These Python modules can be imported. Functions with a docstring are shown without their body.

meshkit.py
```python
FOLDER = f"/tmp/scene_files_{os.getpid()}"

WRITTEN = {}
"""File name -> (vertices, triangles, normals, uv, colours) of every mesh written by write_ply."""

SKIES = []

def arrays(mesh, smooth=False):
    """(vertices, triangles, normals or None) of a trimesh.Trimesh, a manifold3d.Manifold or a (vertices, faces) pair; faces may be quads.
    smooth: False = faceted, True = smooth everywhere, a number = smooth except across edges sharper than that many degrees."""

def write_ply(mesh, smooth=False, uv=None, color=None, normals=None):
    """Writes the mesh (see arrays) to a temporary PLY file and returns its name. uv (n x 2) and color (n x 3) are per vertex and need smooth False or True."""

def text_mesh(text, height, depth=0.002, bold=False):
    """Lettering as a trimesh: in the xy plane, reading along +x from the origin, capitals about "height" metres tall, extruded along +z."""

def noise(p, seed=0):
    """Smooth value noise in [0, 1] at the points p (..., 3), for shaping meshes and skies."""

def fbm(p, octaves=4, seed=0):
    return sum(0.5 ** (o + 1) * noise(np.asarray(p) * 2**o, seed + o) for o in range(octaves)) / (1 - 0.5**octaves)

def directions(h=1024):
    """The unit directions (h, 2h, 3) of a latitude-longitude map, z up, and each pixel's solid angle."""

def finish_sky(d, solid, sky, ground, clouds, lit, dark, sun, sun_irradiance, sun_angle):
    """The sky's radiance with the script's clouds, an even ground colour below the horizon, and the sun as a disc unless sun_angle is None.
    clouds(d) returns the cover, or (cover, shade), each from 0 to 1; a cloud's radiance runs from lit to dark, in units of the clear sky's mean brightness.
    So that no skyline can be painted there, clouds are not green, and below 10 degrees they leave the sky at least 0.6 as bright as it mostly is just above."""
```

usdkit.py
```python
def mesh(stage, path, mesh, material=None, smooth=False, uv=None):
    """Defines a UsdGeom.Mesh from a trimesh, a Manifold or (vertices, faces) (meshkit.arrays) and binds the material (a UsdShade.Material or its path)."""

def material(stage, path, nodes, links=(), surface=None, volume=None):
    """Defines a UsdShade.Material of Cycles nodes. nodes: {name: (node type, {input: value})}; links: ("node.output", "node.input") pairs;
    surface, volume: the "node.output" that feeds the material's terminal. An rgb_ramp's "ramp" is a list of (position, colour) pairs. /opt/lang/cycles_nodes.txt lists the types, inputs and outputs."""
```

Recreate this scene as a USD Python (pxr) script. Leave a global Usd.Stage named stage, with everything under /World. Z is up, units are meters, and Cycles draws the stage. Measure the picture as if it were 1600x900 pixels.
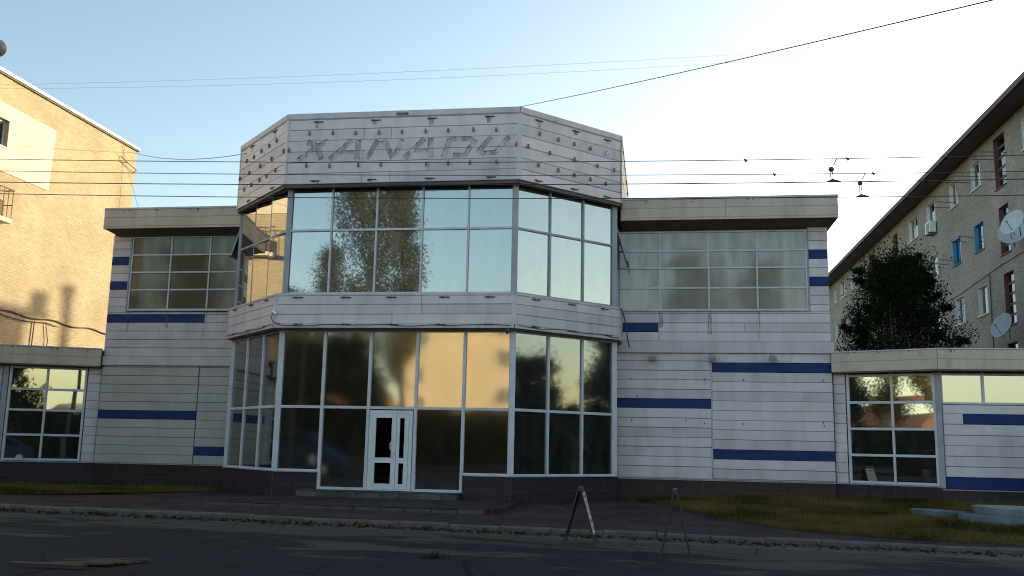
import math
import numpy as np
import trimesh
import manifold3d
import usdkit
from meshkit import fbm
from shapely.geometry import Polygon, LineString
from shapely.ops import unary_union
from pxr import Usd, UsdGeom, UsdLux, UsdShade, Gf, Sdf, Vt

stage = Usd.Stage.CreateInMemory()
UsdGeom.SetStageUpAxis(stage, 'Z')
UsdGeom.SetStageMetersPerUnit(stage, 1.0)
W = UsdGeom.Xform.Define(stage, '/World').GetPrim()
stage.SetDefaultPrim(W)
UsdGeom.Scope.Define(stage, '/World/Looks')
rng = np.random.default_rng(7)

# ---------------------------------------------------------------- camera, sky, sun
YAW, PITCH, ROLL = 0.15187, 0.16650, -0.02020
F = np.array([-math.sin(YAW) * math.cos(PITCH), math.cos(YAW) * math.cos(PITCH), math.sin(PITCH)])
r0 = np.array([math.cos(YAW), math.sin(YAW), 0.0])
u0 = np.cross(r0, F)
Rt = math.cos(ROLL) * r0 - math.sin(ROLL) * u0
Up = math.sin(ROLL) * r0 + math.cos(ROLL) * u0
cam = UsdGeom.Camera.Define(stage, '/World/camera')
cam.CreateHorizontalApertureAttr(36.0)
cam.CreateVerticalApertureAttr(20.25)
cam.CreateFocalLengthAttr(33.38)
cam.AddTransformOp().Set(Gf.Matrix4d(*Rt, 0, *Up, 0, *(-F), 0, 0.0, 0.0, 1.8, 1))
cam.CreateExposureAttr(1.5)

SUN_AZ, SUN_EL = math.radians(38.0), math.radians(8.2)
sun_dir = np.array([math.sin(SUN_AZ) * math.cos(SUN_EL), math.cos(SUN_AZ) * math.cos(SUN_EL), math.sin(SUN_EL)])
usdkit.material(stage, '/World/Looks/sky_light', {
    'sky': ('sky_texture', dict(sky_type='single_scattering', sun_disc=False, sun_elevation=SUN_EL, sun_rotation=SUN_AZ,
                                altitude=100.0, air_density=1.0, aerosol_density=1.5, ozone_density=1.0)),
    'bg': ('background_shader', dict(strength=0.13))}, [('sky.color', 'bg.color')], surface='bg.background')
sky = UsdLux.DomeLight.Define(stage, '/World/sky')
UsdShade.MaterialBindingAPI.Apply(sky.GetPrim()).Bind(UsdShade.Material.Get(stage, '/World/Looks/sky_light'))
sky.GetPrim().SetCustomDataByKey('kind', 'structure')
sun = UsdLux.DistantLight.Define(stage, '/World/sun')
sun.CreateIntensityAttr(0.75)
sun.CreateAngleAttr(0.4)
sun.CreateNormalizeAttr(True)
sun.CreateColorAttr(Gf.Vec3f(1.0, 0.82, 0.50))
zx = sun_dir
xx = np.cross([0, 0, 1.0], zx); xx /= np.linalg.norm(xx)
yx = np.cross(zx, xx)
sun.AddTransformOp().Set(Gf.Matrix4d(*xx, 0, *yx, 0, *zx, 0, 0, 0, 30, 1))

# ---------------------------------------------------------------- helpers
used = {}


def numbered(parent, name):
    k = (parent, name)
    n = used.get(k, 0)
    used[k] = n + 1
    return name if n == 0 else f'{name}_{n:03d}'


def path_of(p):
    return '/World' if p is None else (p if isinstance(p, str) else str(p.GetPath()))


def obj(name, mesh, mat, parent=None, smooth=False, label=None):
    base = path_of(parent)
    m = usdkit.mesh(stage, f'{base}/{numbered(base, name)}', mesh, f'/World/Looks/{mat}', smooth=smooth).GetPrim()
    if label:
        m.SetCustomDataByKey('label', label)
    return m


def tag(p, label=None, cat=None, group=None, kind=None):
    for k, v in (('label', label), ('category', cat), ('group', group), ('kind', kind)):
        if v:
            p.SetCustomDataByKey(k, v)
    return p


def thing(name, label, cat, loc=(0, 0, 0), rz=0.0, group=None, scale=None):
    x = UsdGeom.Xform.Define(stage, '/World/' + numbered('/World', name))
    x.AddTranslateOp().Set(Gf.Vec3d(*map(float, loc)))
    x.AddRotateZOp().Set(float(rz))
    if scale is not None:
        x.AddScaleOp().Set(Gf.Vec3f(*([scale] * 3 if np.ndim(scale) == 0 else scale)))
    return tag(x.GetPrim(), label, cat, group)


def dup(src, loc, rz, label, scale=None, group=None):
    was = src.GetCustomData()
    n = src.GetName().rsplit('_', 1)[0] if src.GetName()[-3:].isdigit() else src.GetName()
    p = thing(n, label, was['category'], loc, rz, group or was.get('group'), scale)
    for c in src.GetChildren():                       # the copy's parts refer to the first one's
        q = stage.DefinePrim(f'{p.GetPath()}/{c.GetName()}')
        q.GetReferences().AddInternalReference(c.GetPath())
    return p


def M(name, nodes, links, surface='p.BSDF'):
    usdkit.material(stage, '/World/Looks/' + name, nodes, links, surface=surface)
    return name


cat_ = trimesh.util.concatenate


def box(x0, x1, y0, y1, z0, z1):
    m = trimesh.creation.box([x1 - x0, y1 - y0, z1 - z0])
    m.apply_translation([(x0 + x1) / 2, (y0 + y1) / 2, (z0 + z1) / 2])
    return m


def segbox(p0, p1, u0, u1, z0, z1, o0, o1, cham=0.0):
    """A box along the plan segment p0->p1 (left to right seen from outside), from u0 to u1 along it, offset o0..o1 outward."""
    p0, p1 = np.array(p0, float), np.array(p1, float)
    d = (p1 - p0) / np.linalg.norm(p1 - p0)
    n = np.array([d[1], -d[0]])
    c = cham
    v = []
    for o, s in ((o0, 0.0), (o1 - c, 0.0), (o1, c)) if c else ((o0, 0.0), (o1, 0.0)):
        for u, z in ((u0 + s, z0 + s), (u1 - s, z0 + s), (u1 - s, z1 - s), (u0 + s, z1 - s)):
            q = p0 + d * u + n * o
            v.append([q[0], q[1], z])
    k = len(v) // 4
    f = [[0, 3, 2], [0, 2, 1]]
    for a in range(k - 1):
        for i in range(4):
            j = (i + 1) % 4
            f += [[4 * a + i, 4 * a + j, 4 * a + 4 + j], [4 * a + i, 4 * a + 4 + j, 4 * a + 4 + i]]
    e = 4 * (k - 1)
    f += [[e, e + 1, e + 2], [e, e + 2, e + 3]]
    return trimesh.Trimesh(v, f, process=False)


def tube(pts, r, sides=6, cap=True):
    p = np.asarray(pts, float)
    rr = np.broadcast_to(r, (len(p),))
    t = np.gradient(p, axis=0)
    t /= np.linalg.norm(t, axis=1, keepdims=True) + 1e-12
    a = np.cross(t, np.where(np.abs(t[:, 2:]) < 0.9, [0, 0, 1.0], [1.0, 0, 0]))
    a /= np.linalg.norm(a, axis=1, keepdims=True) + 1e-12
    b = np.cross(t, a)
    an = np.arange(sides) * 2 * np.pi / sides
    v = p[:, None] + rr[:, None, None] * (np.cos(an)[None, :, None] * a[:, None] + np.sin(an)[None, :, None] * b[:, None])
    f = []
    for i in range(len(p) - 1):
        for j in range(sides):
            k = (j + 1) % sides
            f += [[i * sides + j, i * sides + k, (i + 1) * sides + k], [i * sides + j, (i + 1) * sides + k, (i + 1) * sides + j]]
    v = v.reshape(-1, 3)
    if cap:
        n = len(v)
        v = np.vstack([v, p[0], p[-1]])
        for j in range(sides):
            k = (j + 1) % sides
            f += [[n, k, j], [n + 1, (len(p) - 1) * sides + j, (len(p) - 1) * sides + k]]
    return trimesh.Trimesh(v, f, process=False)


def prism(poly, z0, z1):
    m = trimesh.creation.extrude_polygon(Polygon(poly), z1 - z0)
    m.apply_translation([0, 0, z0])
    return m


def hull(pts):
    return trimesh.convex.convex_hull(np.asarray(pts, float))


def lathe(profile, sides=20):
    return trimesh.creation.revolve(np.asarray(profile, float), sections=sides)


def move(m, *t):
    m = m.copy()
    m.apply_translation(t)
    return m


def rot(m, ang, axis, at=(0, 0, 0)):
    m = m.copy()
    m.apply_transform(trimesh.transformations.rotation_matrix(ang, axis, at))
    return m


# ---------------------------------------------------------------- materials
def noise(scale, detail=4, rough=0.55, **k):
    return ('noise_texture', dict(scale=float(scale), detail=float(detail), roughness=float(rough), **k))


def ramp(*stops):
    return ('rgb_ramp', dict(ramp=list(stops)))


def worn(name, c0, c1, rough=0.6, scale=1.5, streak=None, streak_col=(0.2, 0.19, 0.17), bump=0.0, bscale=0.6, spec=0.5, fine=0.0):
    """Painted or plain surface with mild blotches; streak = strength of vertical dirt runs."""
    n = {'g': ('geometry', {}), 'a': noise(scale, 5), 'ra': ramp((0.3, c0), (0.7, c1)),
         'p': ('principled_bsdf', dict(roughness=float(rough), specular_ior_level=float(spec)))}
    l = [('g.position', 'a.vector'), ('a.fac', 'ra.fac')]
    col = 'ra.color'
    if streak:
        n |= {'mp': ('mapping', dict(scale=(2.6, 2.6, 0.55))), 'st': noise(1.0, 4, 0.55), 'rs': ramp((0.46, (0, 0, 0)), (0.80, (streak,) * 3)),
              'mx': ('mix', dict(mix_type='mix', color2=streak_col))}
        l += [('g.position', 'mp.vector'), ('mp.vector', 'st.vector'), ('st.fac', 'rs.fac'), ('rs.color', 'mx.fac'), (col, 'mx.color1')]
        col = 'mx.color'
    if fine:
        n |= {'fn': noise(45.0, 3), 'rf': ramp((0.3, (1 - fine,) * 3), (0.7, (1, 1, 1))), 'mf': ('mix', dict(mix_type='multiply', fac=1.0))}
        l += [('g.position', 'fn.vector'), ('fn.fac', 'rf.fac'), (col, 'mf.color1'), ('rf.color', 'mf.color2')]
        col = 'mf.color'
    l.append((col, 'p.base_color'))
    if bump:
        n |= {'bn': noise(bscale, 3), 'b': ('bump', dict(strength=1.0, distance=float(bump)))}
        l += [('g.position', 'bn.vector'), ('bn.fac', 'b.height'), ('b.normal', 'p.normal')]
    return M(name, n, l)


worn('cladding', (0.515, 0.452, 0.466), (0.605, 0.533, 0.548), 0.5, 1.2, streak=0.40, bump=0.012, bscale=1.6)
worn('cladding_grey', (0.45, 0.397, 0.410), (0.54, 0.478, 0.492), 0.5, 1.2, streak=0.48, bump=0.012, bscale=1.6)
worn('cladding_pale', (0.55, 0.483, 0.497), (0.63, 0.553, 0.57), 0.5, 1.2, streak=0.34, bump=0.012, bscale=1.6)
worn('cladding_beige', (0.34, 0.32, 0.295), (0.42, 0.395, 0.365), 0.5, 1.2, streak=0.2, bump=0.012, bscale=1.6)
worn('cladding_cream', (0.42, 0.34, 0.265), (0.50, 0.41, 0.32), 0.5, 0.9, streak=0.35, streak_col=(0.12, 0.09, 0.07), bump=0.008)
worn('cladding_blue', (0.004, 0.019, 0.095), (0.006, 0.026, 0.125), 0.5, 2.0, spec=0.25, bump=0.006)
worn('backing', (0.04, 0.04, 0.04), (0.06, 0.06, 0.06), 0.9)
worn('soffit', (0.10, 0.065, 0.045), (0.14, 0.09, 0.065), 0.75, 2)
worn('trim_dark', (0.05, 0.035, 0.035), (0.08, 0.055, 0.05), 0.6, 3)
worn('alu_frame', (0.42, 0.42, 0.45), (0.54, 0.54, 0.57), 0.45, 3)
worn('alu_frame_dark', (0.24, 0.24, 0.27), (0.33, 0.33, 0.36), 0.45, 3)
worn('white_paint', (0.52, 0.54, 0.55), (0.60, 0.62, 0.63), 0.4, 3)
worn('plinth_tile', (0.016, 0.011, 0.013), (0.034, 0.023, 0.026), 0.4, 6, fine=0.3, spec=0.3)
worn('grout', (0.07, 0.06, 0.06), (0.12, 0.105, 0.105), 0.9, 4)
worn('interior', (0.05, 0.05, 0.05), (0.08, 0.075, 0.07), 0.9)
worn('interior_floor', (0.07, 0.06, 0.05), (0.10, 0.09, 0.08), 0.5)
worn('curtain', (0.55, 0.54, 0.50), (0.65, 0.64, 0.60), 0.9)
worn('roof_felt', (0.05, 0.05, 0.05), (0.09, 0.09, 0.09), 0.95)
worn('rust', (0.07, 0.035, 0.02), (0.20, 0.11, 0.06), 0.85, 20)
worn('bulb_glass', (0.13, 0.10, 0.065), (0.24, 0.18, 0.115), 0.35, 9)
worn('dark_metal', (0.03, 0.03, 0.035), (0.06, 0.06, 0.065), 0.5, 8)
worn('wire_black', (0.02, 0.02, 0.022), (0.03, 0.03, 0.032), 0.6)
worn('galvanised', (0.66, 0.66, 0.66), (0.78, 0.78, 0.78), 0.45, 2)
worn('concrete', (0.055, 0.053, 0.049), (0.115, 0.11, 0.10), 0.9, 3, fine=0.35, bump=0.01, bscale=9)
worn('concrete_dark', (0.04, 0.036, 0.034), (0.085, 0.078, 0.072), 0.9, 3, fine=0.35, bump=0.01, bscale=9)
worn('blue_concrete', (0.06, 0.10, 0.115), (0.14, 0.185, 0.20), 0.8, 4, streak=0.5, fine=0.3)
worn('white_concrete', (0.17, 0.19, 0.19), (0.27, 0.285, 0.285), 0.8, 4, streak=0.5, fine=0.3)
worn('paper', (0.70, 0.70, 0.68), (0.76, 0.76, 0.74), 0.8)
worn('plaster_cream', (0.62, 0.56, 0.44), (0.70, 0.64, 0.52), 0.9, 0.8, streak=0.2, streak_col=(0.4, 0.35, 0.27), fine=0.1)
worn('maroon_paint', (0.07, 0.02, 0.018), (0.11, 0.035, 0.03), 0.6, 4)
worn('blue_paint', (0.015, 0.14, 0.30), (0.03, 0.20, 0.38), 0.55, 5)
worn('reveal_white', (0.45, 0.45, 0.46), (0.60, 0.60, 0.60), 0.8, 3)
worn('reveal_brown', (0.13, 0.085, 0.07), (0.20, 0.14, 0.12), 0.8, 3)
worn('eave_brown', (0.060, 0.032, 0.038), (0.095, 0.050, 0.055), 0.7, 3)
worn('dish_grey', (0.36, 0.38, 0.40), (0.46, 0.48, 0.50), 0.5, 4)
worn('bark', (0.10, 0.075, 0.055), (0.20, 0.16, 0.12), 0.95, 8, bump=0.05, bscale=12)
worn('bark_pale', (0.26, 0.22, 0.17), (0.42, 0.37, 0.30), 0.95, 5, bump=0.05, bscale=12)
worn('whitewash', (0.55, 0.54, 0.50), (0.66, 0.65, 0.62), 0.95, 5)
worn('poster', (0.50, 0.48, 0.34), (0.62, 0.60, 0.44), 0.7, 6, streak=0.25)
worn('poster_red', (0.34, 0.07, 0.04), (0.42, 0.12, 0.07), 0.7, 9)
worn('poster_print', (0.12, 0.10, 0.10), (0.22, 0.16, 0.14), 0.8, 9)
worn('board_dark', (0.020, 0.010, 0.016), (0.035, 0.020, 0.026), 0.7, 5)
worn('old_wood', (0.03, 0.017, 0.010), (0.095, 0.055, 0.028), 0.9, 9, fine=0.5)
worn('dry_leaf', (0.025, 0.014, 0.009), (0.075, 0.042, 0.022), 0.9, 30)
worn('car_blue', (0.015, 0.03, 0.07), (0.02, 0.04, 0.09), 0.25, 2)
worn('rubber', (0.015, 0.015, 0.015), (0.025, 0.025, 0.025), 0.8)
worn('lamp_grey', (0.20, 0.20, 0.20), (0.28, 0.27, 0.26), 0.5, 6)
worn('roof_tile_red', (0.24, 0.12, 0.075), (0.34, 0.17, 0.10), 0.85, 3)
worn('roof_slate', (0.15, 0.15, 0.15), (0.22, 0.22, 0.22), 0.9, 3)

# rust runs and grime left by the letters: see-through film whose density follows a noise
M('grime', {'g': ('geometry', {}), 'mp': ('mapping', dict(scale=(6.0, 6.0, 2.2))), 'n': noise(1.2, 6, 0.65), 'r': ramp((0.40, (0.02,) * 3), (0.75, (0.42,) * 3)),
            't': ('transparent_bsdf', {}), 'd': ('diffuse_bsdf', dict(color=(0.11, 0.10, 0.095))), 'm': ('mix_closure', {})},
  [('g.position', 'mp.vector'), ('mp.vector', 'n.vector'), ('n.fac', 'r.fac'), ('r.color', 'm.fac'), ('t.BSDF', 'm.closure1'), ('d.BSDF', 'm.closure2')], 'm.closure')
M('grime_dark', {'g': ('geometry', {}), 'n': noise(9, 6, 0.7), 'r': ramp((0.46, (0.0,) * 3), (0.68, (0.6,) * 3)),
                 't': ('transparent_bsdf', {}), 'd': ('diffuse_bsdf', dict(color=(0.06, 0.05, 0.045))), 'm': ('mix_closure', {})},
  [('g.position', 'n.vector'), ('n.fac', 'r.fac'), ('r.color', 'm.fac'), ('t.BSDF', 'm.closure1'), ('d.BSDF', 'm.closure2')], 'm.closure')


def mirror_glass(name, refl, tint, through, wav=0.006, wscale=0.55, rough=0.012, dust=0.0, dust_col=(0.3, 0.29, 0.27)):
    """Solar-control pane: part mirror, part see-through, filmed with dust; every sheet is slightly wavy in its own way."""
    M(name, {'g': ('geometry', {}), 'oi': ('object_info', {}), 'w': ('math', dict(math_type='multiply', value2=40.0)), 'n': noise(wscale, 0, 0.4, dimensions='4D'), 'b': ('bump', dict(strength=1.0, distance=float(wav))),
             'gl': ('glossy_bsdf', dict(color=tint, roughness=float(rough))), 't': ('transparent_bsdf', dict(color=through)),
             'fr': ('fresnel', dict(IOR=1.5)), 'mr': ('map_range', dict(from_min=0.0, from_max=1.0, to_min=float(refl), to_max=1.0)), 'm': ('mix_closure', {}),
             'dn': noise(1.6, 5, 0.6), 'mp': ('mapping', dict(scale=(2.5, 2.5, 0.8))), 'dr': ramp((0.3, (dust * 0.5,) * 3), (0.75, (dust * 1.7,) * 3)), 'd': ('diffuse_bsdf', dict(color=dust_col)), 'm2': ('mix_closure', {})},
      [('g.position', 'n.vector'), ('oi.random', 'w.value1'), ('w.value', 'n.w'), ('n.fac', 'b.height'), ('b.normal', 'gl.normal'), ('fr.fac', 'mr.value'), ('mr.result', 'm.fac'),
       ('t.BSDF', 'm.closure1'), ('gl.BSDF', 'm.closure2'), ('g.position', 'mp.vector'), ('mp.vector', 'dn.vector'), ('dn.fac', 'dr.fac'), ('dr.color', 'm2.fac'), ('m.closure', 'm2.closure1'), ('d.BSDF', 'm2.closure2')], 'm2.closure')


mirror_glass('glass_upper', 0.40, (0.79, 0.845, 0.84), (0.35, 0.38, 0.38), 0.006, 0.4, 0.018, 0.10)
mirror_glass('glass_cant', 0.56, (0.88, 0.92, 0.87), (0.5, 0.5, 0.48), 0.006, 0.4, 0.035, 0.10)
mirror_glass('glass_warm', 0.55, (0.92, 0.92, 0.86), (0.4, 0.4, 0.4), 0.007, 0.5, 0.02, 0.06)
mirror_glass('glass_lower', 0.40, (0.90, 0.88, 0.82), (0.40, 0.42, 0.42), 0.022, 0.40, 0.055, 0.018, (0.30, 0.24, 0.17))
mirror_glass('glass_side', 0.30, (0.86, 0.88, 0.84), (0.40, 0.42, 0.42), 0.012, 0.42, 0.04, 0.022)
mirror_glass('glass_annex', 0.58, (0.88, 0.90, 0.85), (0.35, 0.36, 0.36), 0.010, 0.5, 0.02, 0.02)
mirror_glass('glass_plain', 0.15, (0.9, 0.9, 0.9), (0.6, 0.62, 0.62), 0.002)
mirror_glass('glass_door', 0.04, (0.9, 0.9, 0.9), (0.35, 0.35, 0.35), 0.002)


def film_glass(name, c0, c1, gloss, tint):
    """Glass with an old, streaked film on it."""
    M(name, {'g': ('geometry', {}), 'mp': ('mapping', dict(scale=(4.0, 4.0, 0.5))), 's': noise(1.0, 5, 0.6), 'big': noise(0.7, 3), 'r': ramp((0.3, c0), (0.7, c1)),
             'rb': ramp((0.3, (0.75, 0.75, 0.75)), (0.7, (1, 1, 1))), 'mu': ('mix', dict(mix_type='multiply', fac=1.0)),
             'd': ('diffuse_bsdf', {}), 'gl': ('glossy_bsdf', dict(color=tint, roughness=0.05)), 'rg': ramp((0.35, (gloss * 0.7,) * 3), (0.65, (gloss * 1.2,) * 3)), 'm': ('mix_closure', {})},
      [('g.position', 'mp.vector'), ('mp.vector', 's.vector'), ('g.position', 'big.vector'), ('s.fac', 'r.fac'), ('big.fac', 'rb.fac'), ('r.color', 'mu.color1'), ('rb.color', 'mu.color2'),
       ('mu.color', 'd.color'), ('s.fac', 'rg.fac'), ('rg.color', 'm.fac'), ('d.BSDF', 'm.closure1'), ('gl.BSDF', 'm.closure2')], 'm.closure')


film_glass('film_grey', (0.185, 0.168, 0.148), (0.245, 0.222, 0.196), 0.12, (0.78, 0.76, 0.73))
film_glass('film_olive', (0.082, 0.070, 0.050), (0.100, 0.084, 0.058), 0.06, (0.75, 0.72, 0.6))


def brick(name, c1, c2, mortar, axis, bw=0.25, rh=0.088, blot=0.25):
    """Far-off brickwork: axis 'y' for walls that face along x, 'x' for walls that face along y."""
    M(name, {'g': ('geometry', {}), 's': ('separate_xyz', {}), 'c': ('combine_xyz', {}),
             'br': ('brick_texture', dict(color1=c1, color2=c2, mortar=mortar, scale=1.0, mortar_size=0.009, mortar_smooth=0.1, brick_width=bw, row_height=rh)),
             'n': noise(0.5, 4), 'r': ramp((0.3, (1 - blot,) * 3), (0.7, (1, 1, 1))), 'mu': ('mix', dict(mix_type='multiply', fac=1.0)),
             'b': ('bump', dict(strength=0.9, distance=0.012, invert=True)), 'p': ('principled_bsdf', dict(roughness=0.9, specular_ior_level=0.2))},
      [('g.position', 's.vector'), (f's.{axis}', 'c.x'), ('s.z', 'c.y'), ('c.vector', 'br.vector'), ('g.position', 'n.vector'), ('n.fac', 'r.fac'),
       ('br.color', 'mu.color1'), ('r.color', 'mu.color2'), ('mu.color', 'p.base_color'), ('br.fac', 'b.height'), ('b.normal', 'p.normal')])


brick('brick_yellow', (0.51, 0.43, 0.315), (0.43, 0.36, 0.26), (0.38, 0.32, 0.235), 'y', blot=0.24)
brick('brick_grey', (0.40, 0.35, 0.29), (0.31, 0.27, 0.225), (0.085, 0.075, 0.068), 'y')
brick('brick_pale', (0.64, 0.55, 0.41), (0.56, 0.48, 0.35), (0.48, 0.41, 0.30), 'x', blot=0.15)
brick('brick_orange', (0.44, 0.24, 0.14), (0.36, 0.19, 0.11), (0.25, 0.2, 0.15), 'x')

# leaves
for nm, a, b, tr in (('leaf_poplar', (0.075, 0.070, 0.020), (0.30, 0.185, 0.055), 0.35), ('leaf_dark', (0.022, 0.030, 0.014), (0.075, 0.078, 0.036), 0.3),
                     ('leaf_hedge', (0.018, 0.030, 0.010), (0.045, 0.052, 0.016), 0.25)):
    M(nm, {'g': ('geometry', {}), 'r': ramp((0.0, a), (1.0, b)), 'd': ('diffuse_bsdf', {}), 't': ('translucent_bsdf', {}), 'm': ('mix_closure', dict(fac=tr))},
      [('g.random_per_island', 'r.fac'), ('r.color', 'd.color'), ('r.color', 't.color'), ('d.BSDF', 'm.closure1'), ('t.BSDF', 'm.closure2')], 'm.closure')
M('grass_blade', {'g': ('geometry', {}), 'n': noise(0.55, 3), 'ad': ('math', dict(math_type='multiply_add', value2=0.4)), 'r': ramp((0.35, (0.05, 0.045, 0.013)), (0.62, (0.19, 0.130, 0.045)), (1.0, (0.40, 0.275, 0.12))),
                  'd': ('diffuse_bsdf', {}), 't': ('translucent_bsdf', {}), 'm': ('mix_closure', dict(fac=0.3))},
  [('g.position', 'n.vector'), ('g.random_per_island', 'ad.value1'), ('n.fac', 'ad.value3'), ('ad.value', 'r.fac'), ('r.color', 'd.color'), ('r.color', 't.color'), ('d.BSDF', 'm.closure1'), ('t.BSDF', 'm.closure2')], 'm.closure')
worn('soil', (0.07, 0.05, 0.022), (0.14, 0.10, 0.04), 0.95, 1.2, fine=0.4, bump=0.02, bscale=14)
worn('far_ground', (0.05, 0.05, 0.035), (0.09, 0.085, 0.06), 0.95, 0.2)

# asphalt: old, cracked, dusty along the kerb
M('asphalt', {'g': ('geometry', {}), 's': ('separate_xyz', {}), 'fine': noise(60, 4, 0.7), 'rf': ramp((0.3, (0.018, 0.0165, 0.0185)), (0.7, (0.040, 0.037, 0.040))),
              'mp': ('mapping', dict(scale=(0.35, 1.0, 1.0))), 'pt': noise(0.9, 6, 0.62), 'yr': ('map_range', dict(from_min=12.8, from_max=18.2, to_min=-0.17, to_max=0.13)), 'ad': ('math', dict(math_type='add')),
              'rd': ramp((0.475, (0, 0, 0)), (0.545, (0.8,) * 3)), 'dust': noise(25, 4), 'rdu': ramp((0.3, (0.068, 0.060, 0.050)), (0.7, (0.118, 0.106, 0.088))), 'mx': ('mix', {}),
              'vo': ('voronoi_texture', dict(feature='distance_to_edge', scale=0.5, detail=2.0)), 'rc': ramp((0.0, (0.25,) * 3), (0.012, (1, 1, 1))), 'mc': ('mix', dict(mix_type='multiply', fac=0.8)),
              'b': ('bump', dict(strength=0.8, distance=0.012)), 'p': ('principled_bsdf', dict(roughness=0.9, specular_ior_level=0.08))},
  [('g.position', 's.vector'), ('g.position', 'fine.vector'), ('fine.fac', 'rf.fac'), ('g.position', 'mp.vector'), ('mp.vector', 'pt.vector'), ('s.y', 'yr.value'), ('yr.result', 'ad.value1'), ('pt.fac', 'ad.value2'),
   ('ad.value', 'rd.fac'), ('g.position', 'dust.vector'), ('dust.fac', 'rdu.fac'), ('rd.color', 'mx.fac'), ('rf.color', 'mx.color1'), ('rdu.color', 'mx.color2'),
   ('g.position', 'vo.vector'), ('vo.distance', 'rc.fac'), ('mx.color', 'mc.color1'), ('rc.color', 'mc.color2'), ('mc.color', 'p.base_color'), ('fine.fac', 'b.height'), ('b.normal', 'p.normal')])
M('paving', {'g': ('geometry', {}), 'br': ('brick_texture', dict(color1=(0.085, 0.056, 0.054), color2=(0.034, 0.030, 0.034), mortar=(0.012, 0.011, 0.011), scale=1.0, mortar_size=0.006, brick_width=0.21, row_height=0.105)),
             'n': noise(0.8, 5), 'r': ramp((0.3, (0.6,) * 3), (0.7, (1.25,) * 3)), 'mu': ('mix', dict(mix_type='multiply', fac=1.0)),
             'b': ('bump', dict(strength=1.0, distance=0.015, invert=True)), 'p': ('principled_bsdf', dict(roughness=0.9, specular_ior_level=0.1))},
  [('g.position', 'br.vector'), ('g.position', 'n.vector'), ('n.fac', 'r.fac'), ('br.color', 'mu.color1'), ('r.color', 'mu.color2'), ('mu.color', 'p.base_color'), ('br.fac', 'b.height'), ('b.normal', 'p.normal')])

# ---------------------------------------------------------------- ground
KY = 18.6          # street face of the kerb


def fall(x):
    return -0.0113 * (np.clip(x, -45, 30) + 2.77)


def road_z(x, y=0):
    return 0.16 + fall(x)


def pave_z(x, y):
    t = np.clip((np.asarray(y, float) - KY) / 8.4, 0, 1)
    back = np.interp(x, [-30, -22, -10, -2, 3, 8, 14, 30], [0.34, 0.34, 0.36, 0.40, 0.50, 0.58, 0.60, 0.60])
    return (0.295 + fall(x)) * (1 - t) + back * t


def sheet(xs, ys, zf, dz=0.0):
    X, Y = np.meshgrid(xs, ys)
    v = np.stack([X, Y, zf(X, Y) + dz], -1).reshape(-1, 3)
    nx = len(xs)
    f = []
    for j in range(len(ys) - 1):
        for i in range(nx - 1):
            a = j * nx + i
            f += [[a, a + 1, a + nx + 1], [a, a + nx + 1, a + nx]]
    return trimesh.Trimesh(v, f, process=False)


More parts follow.
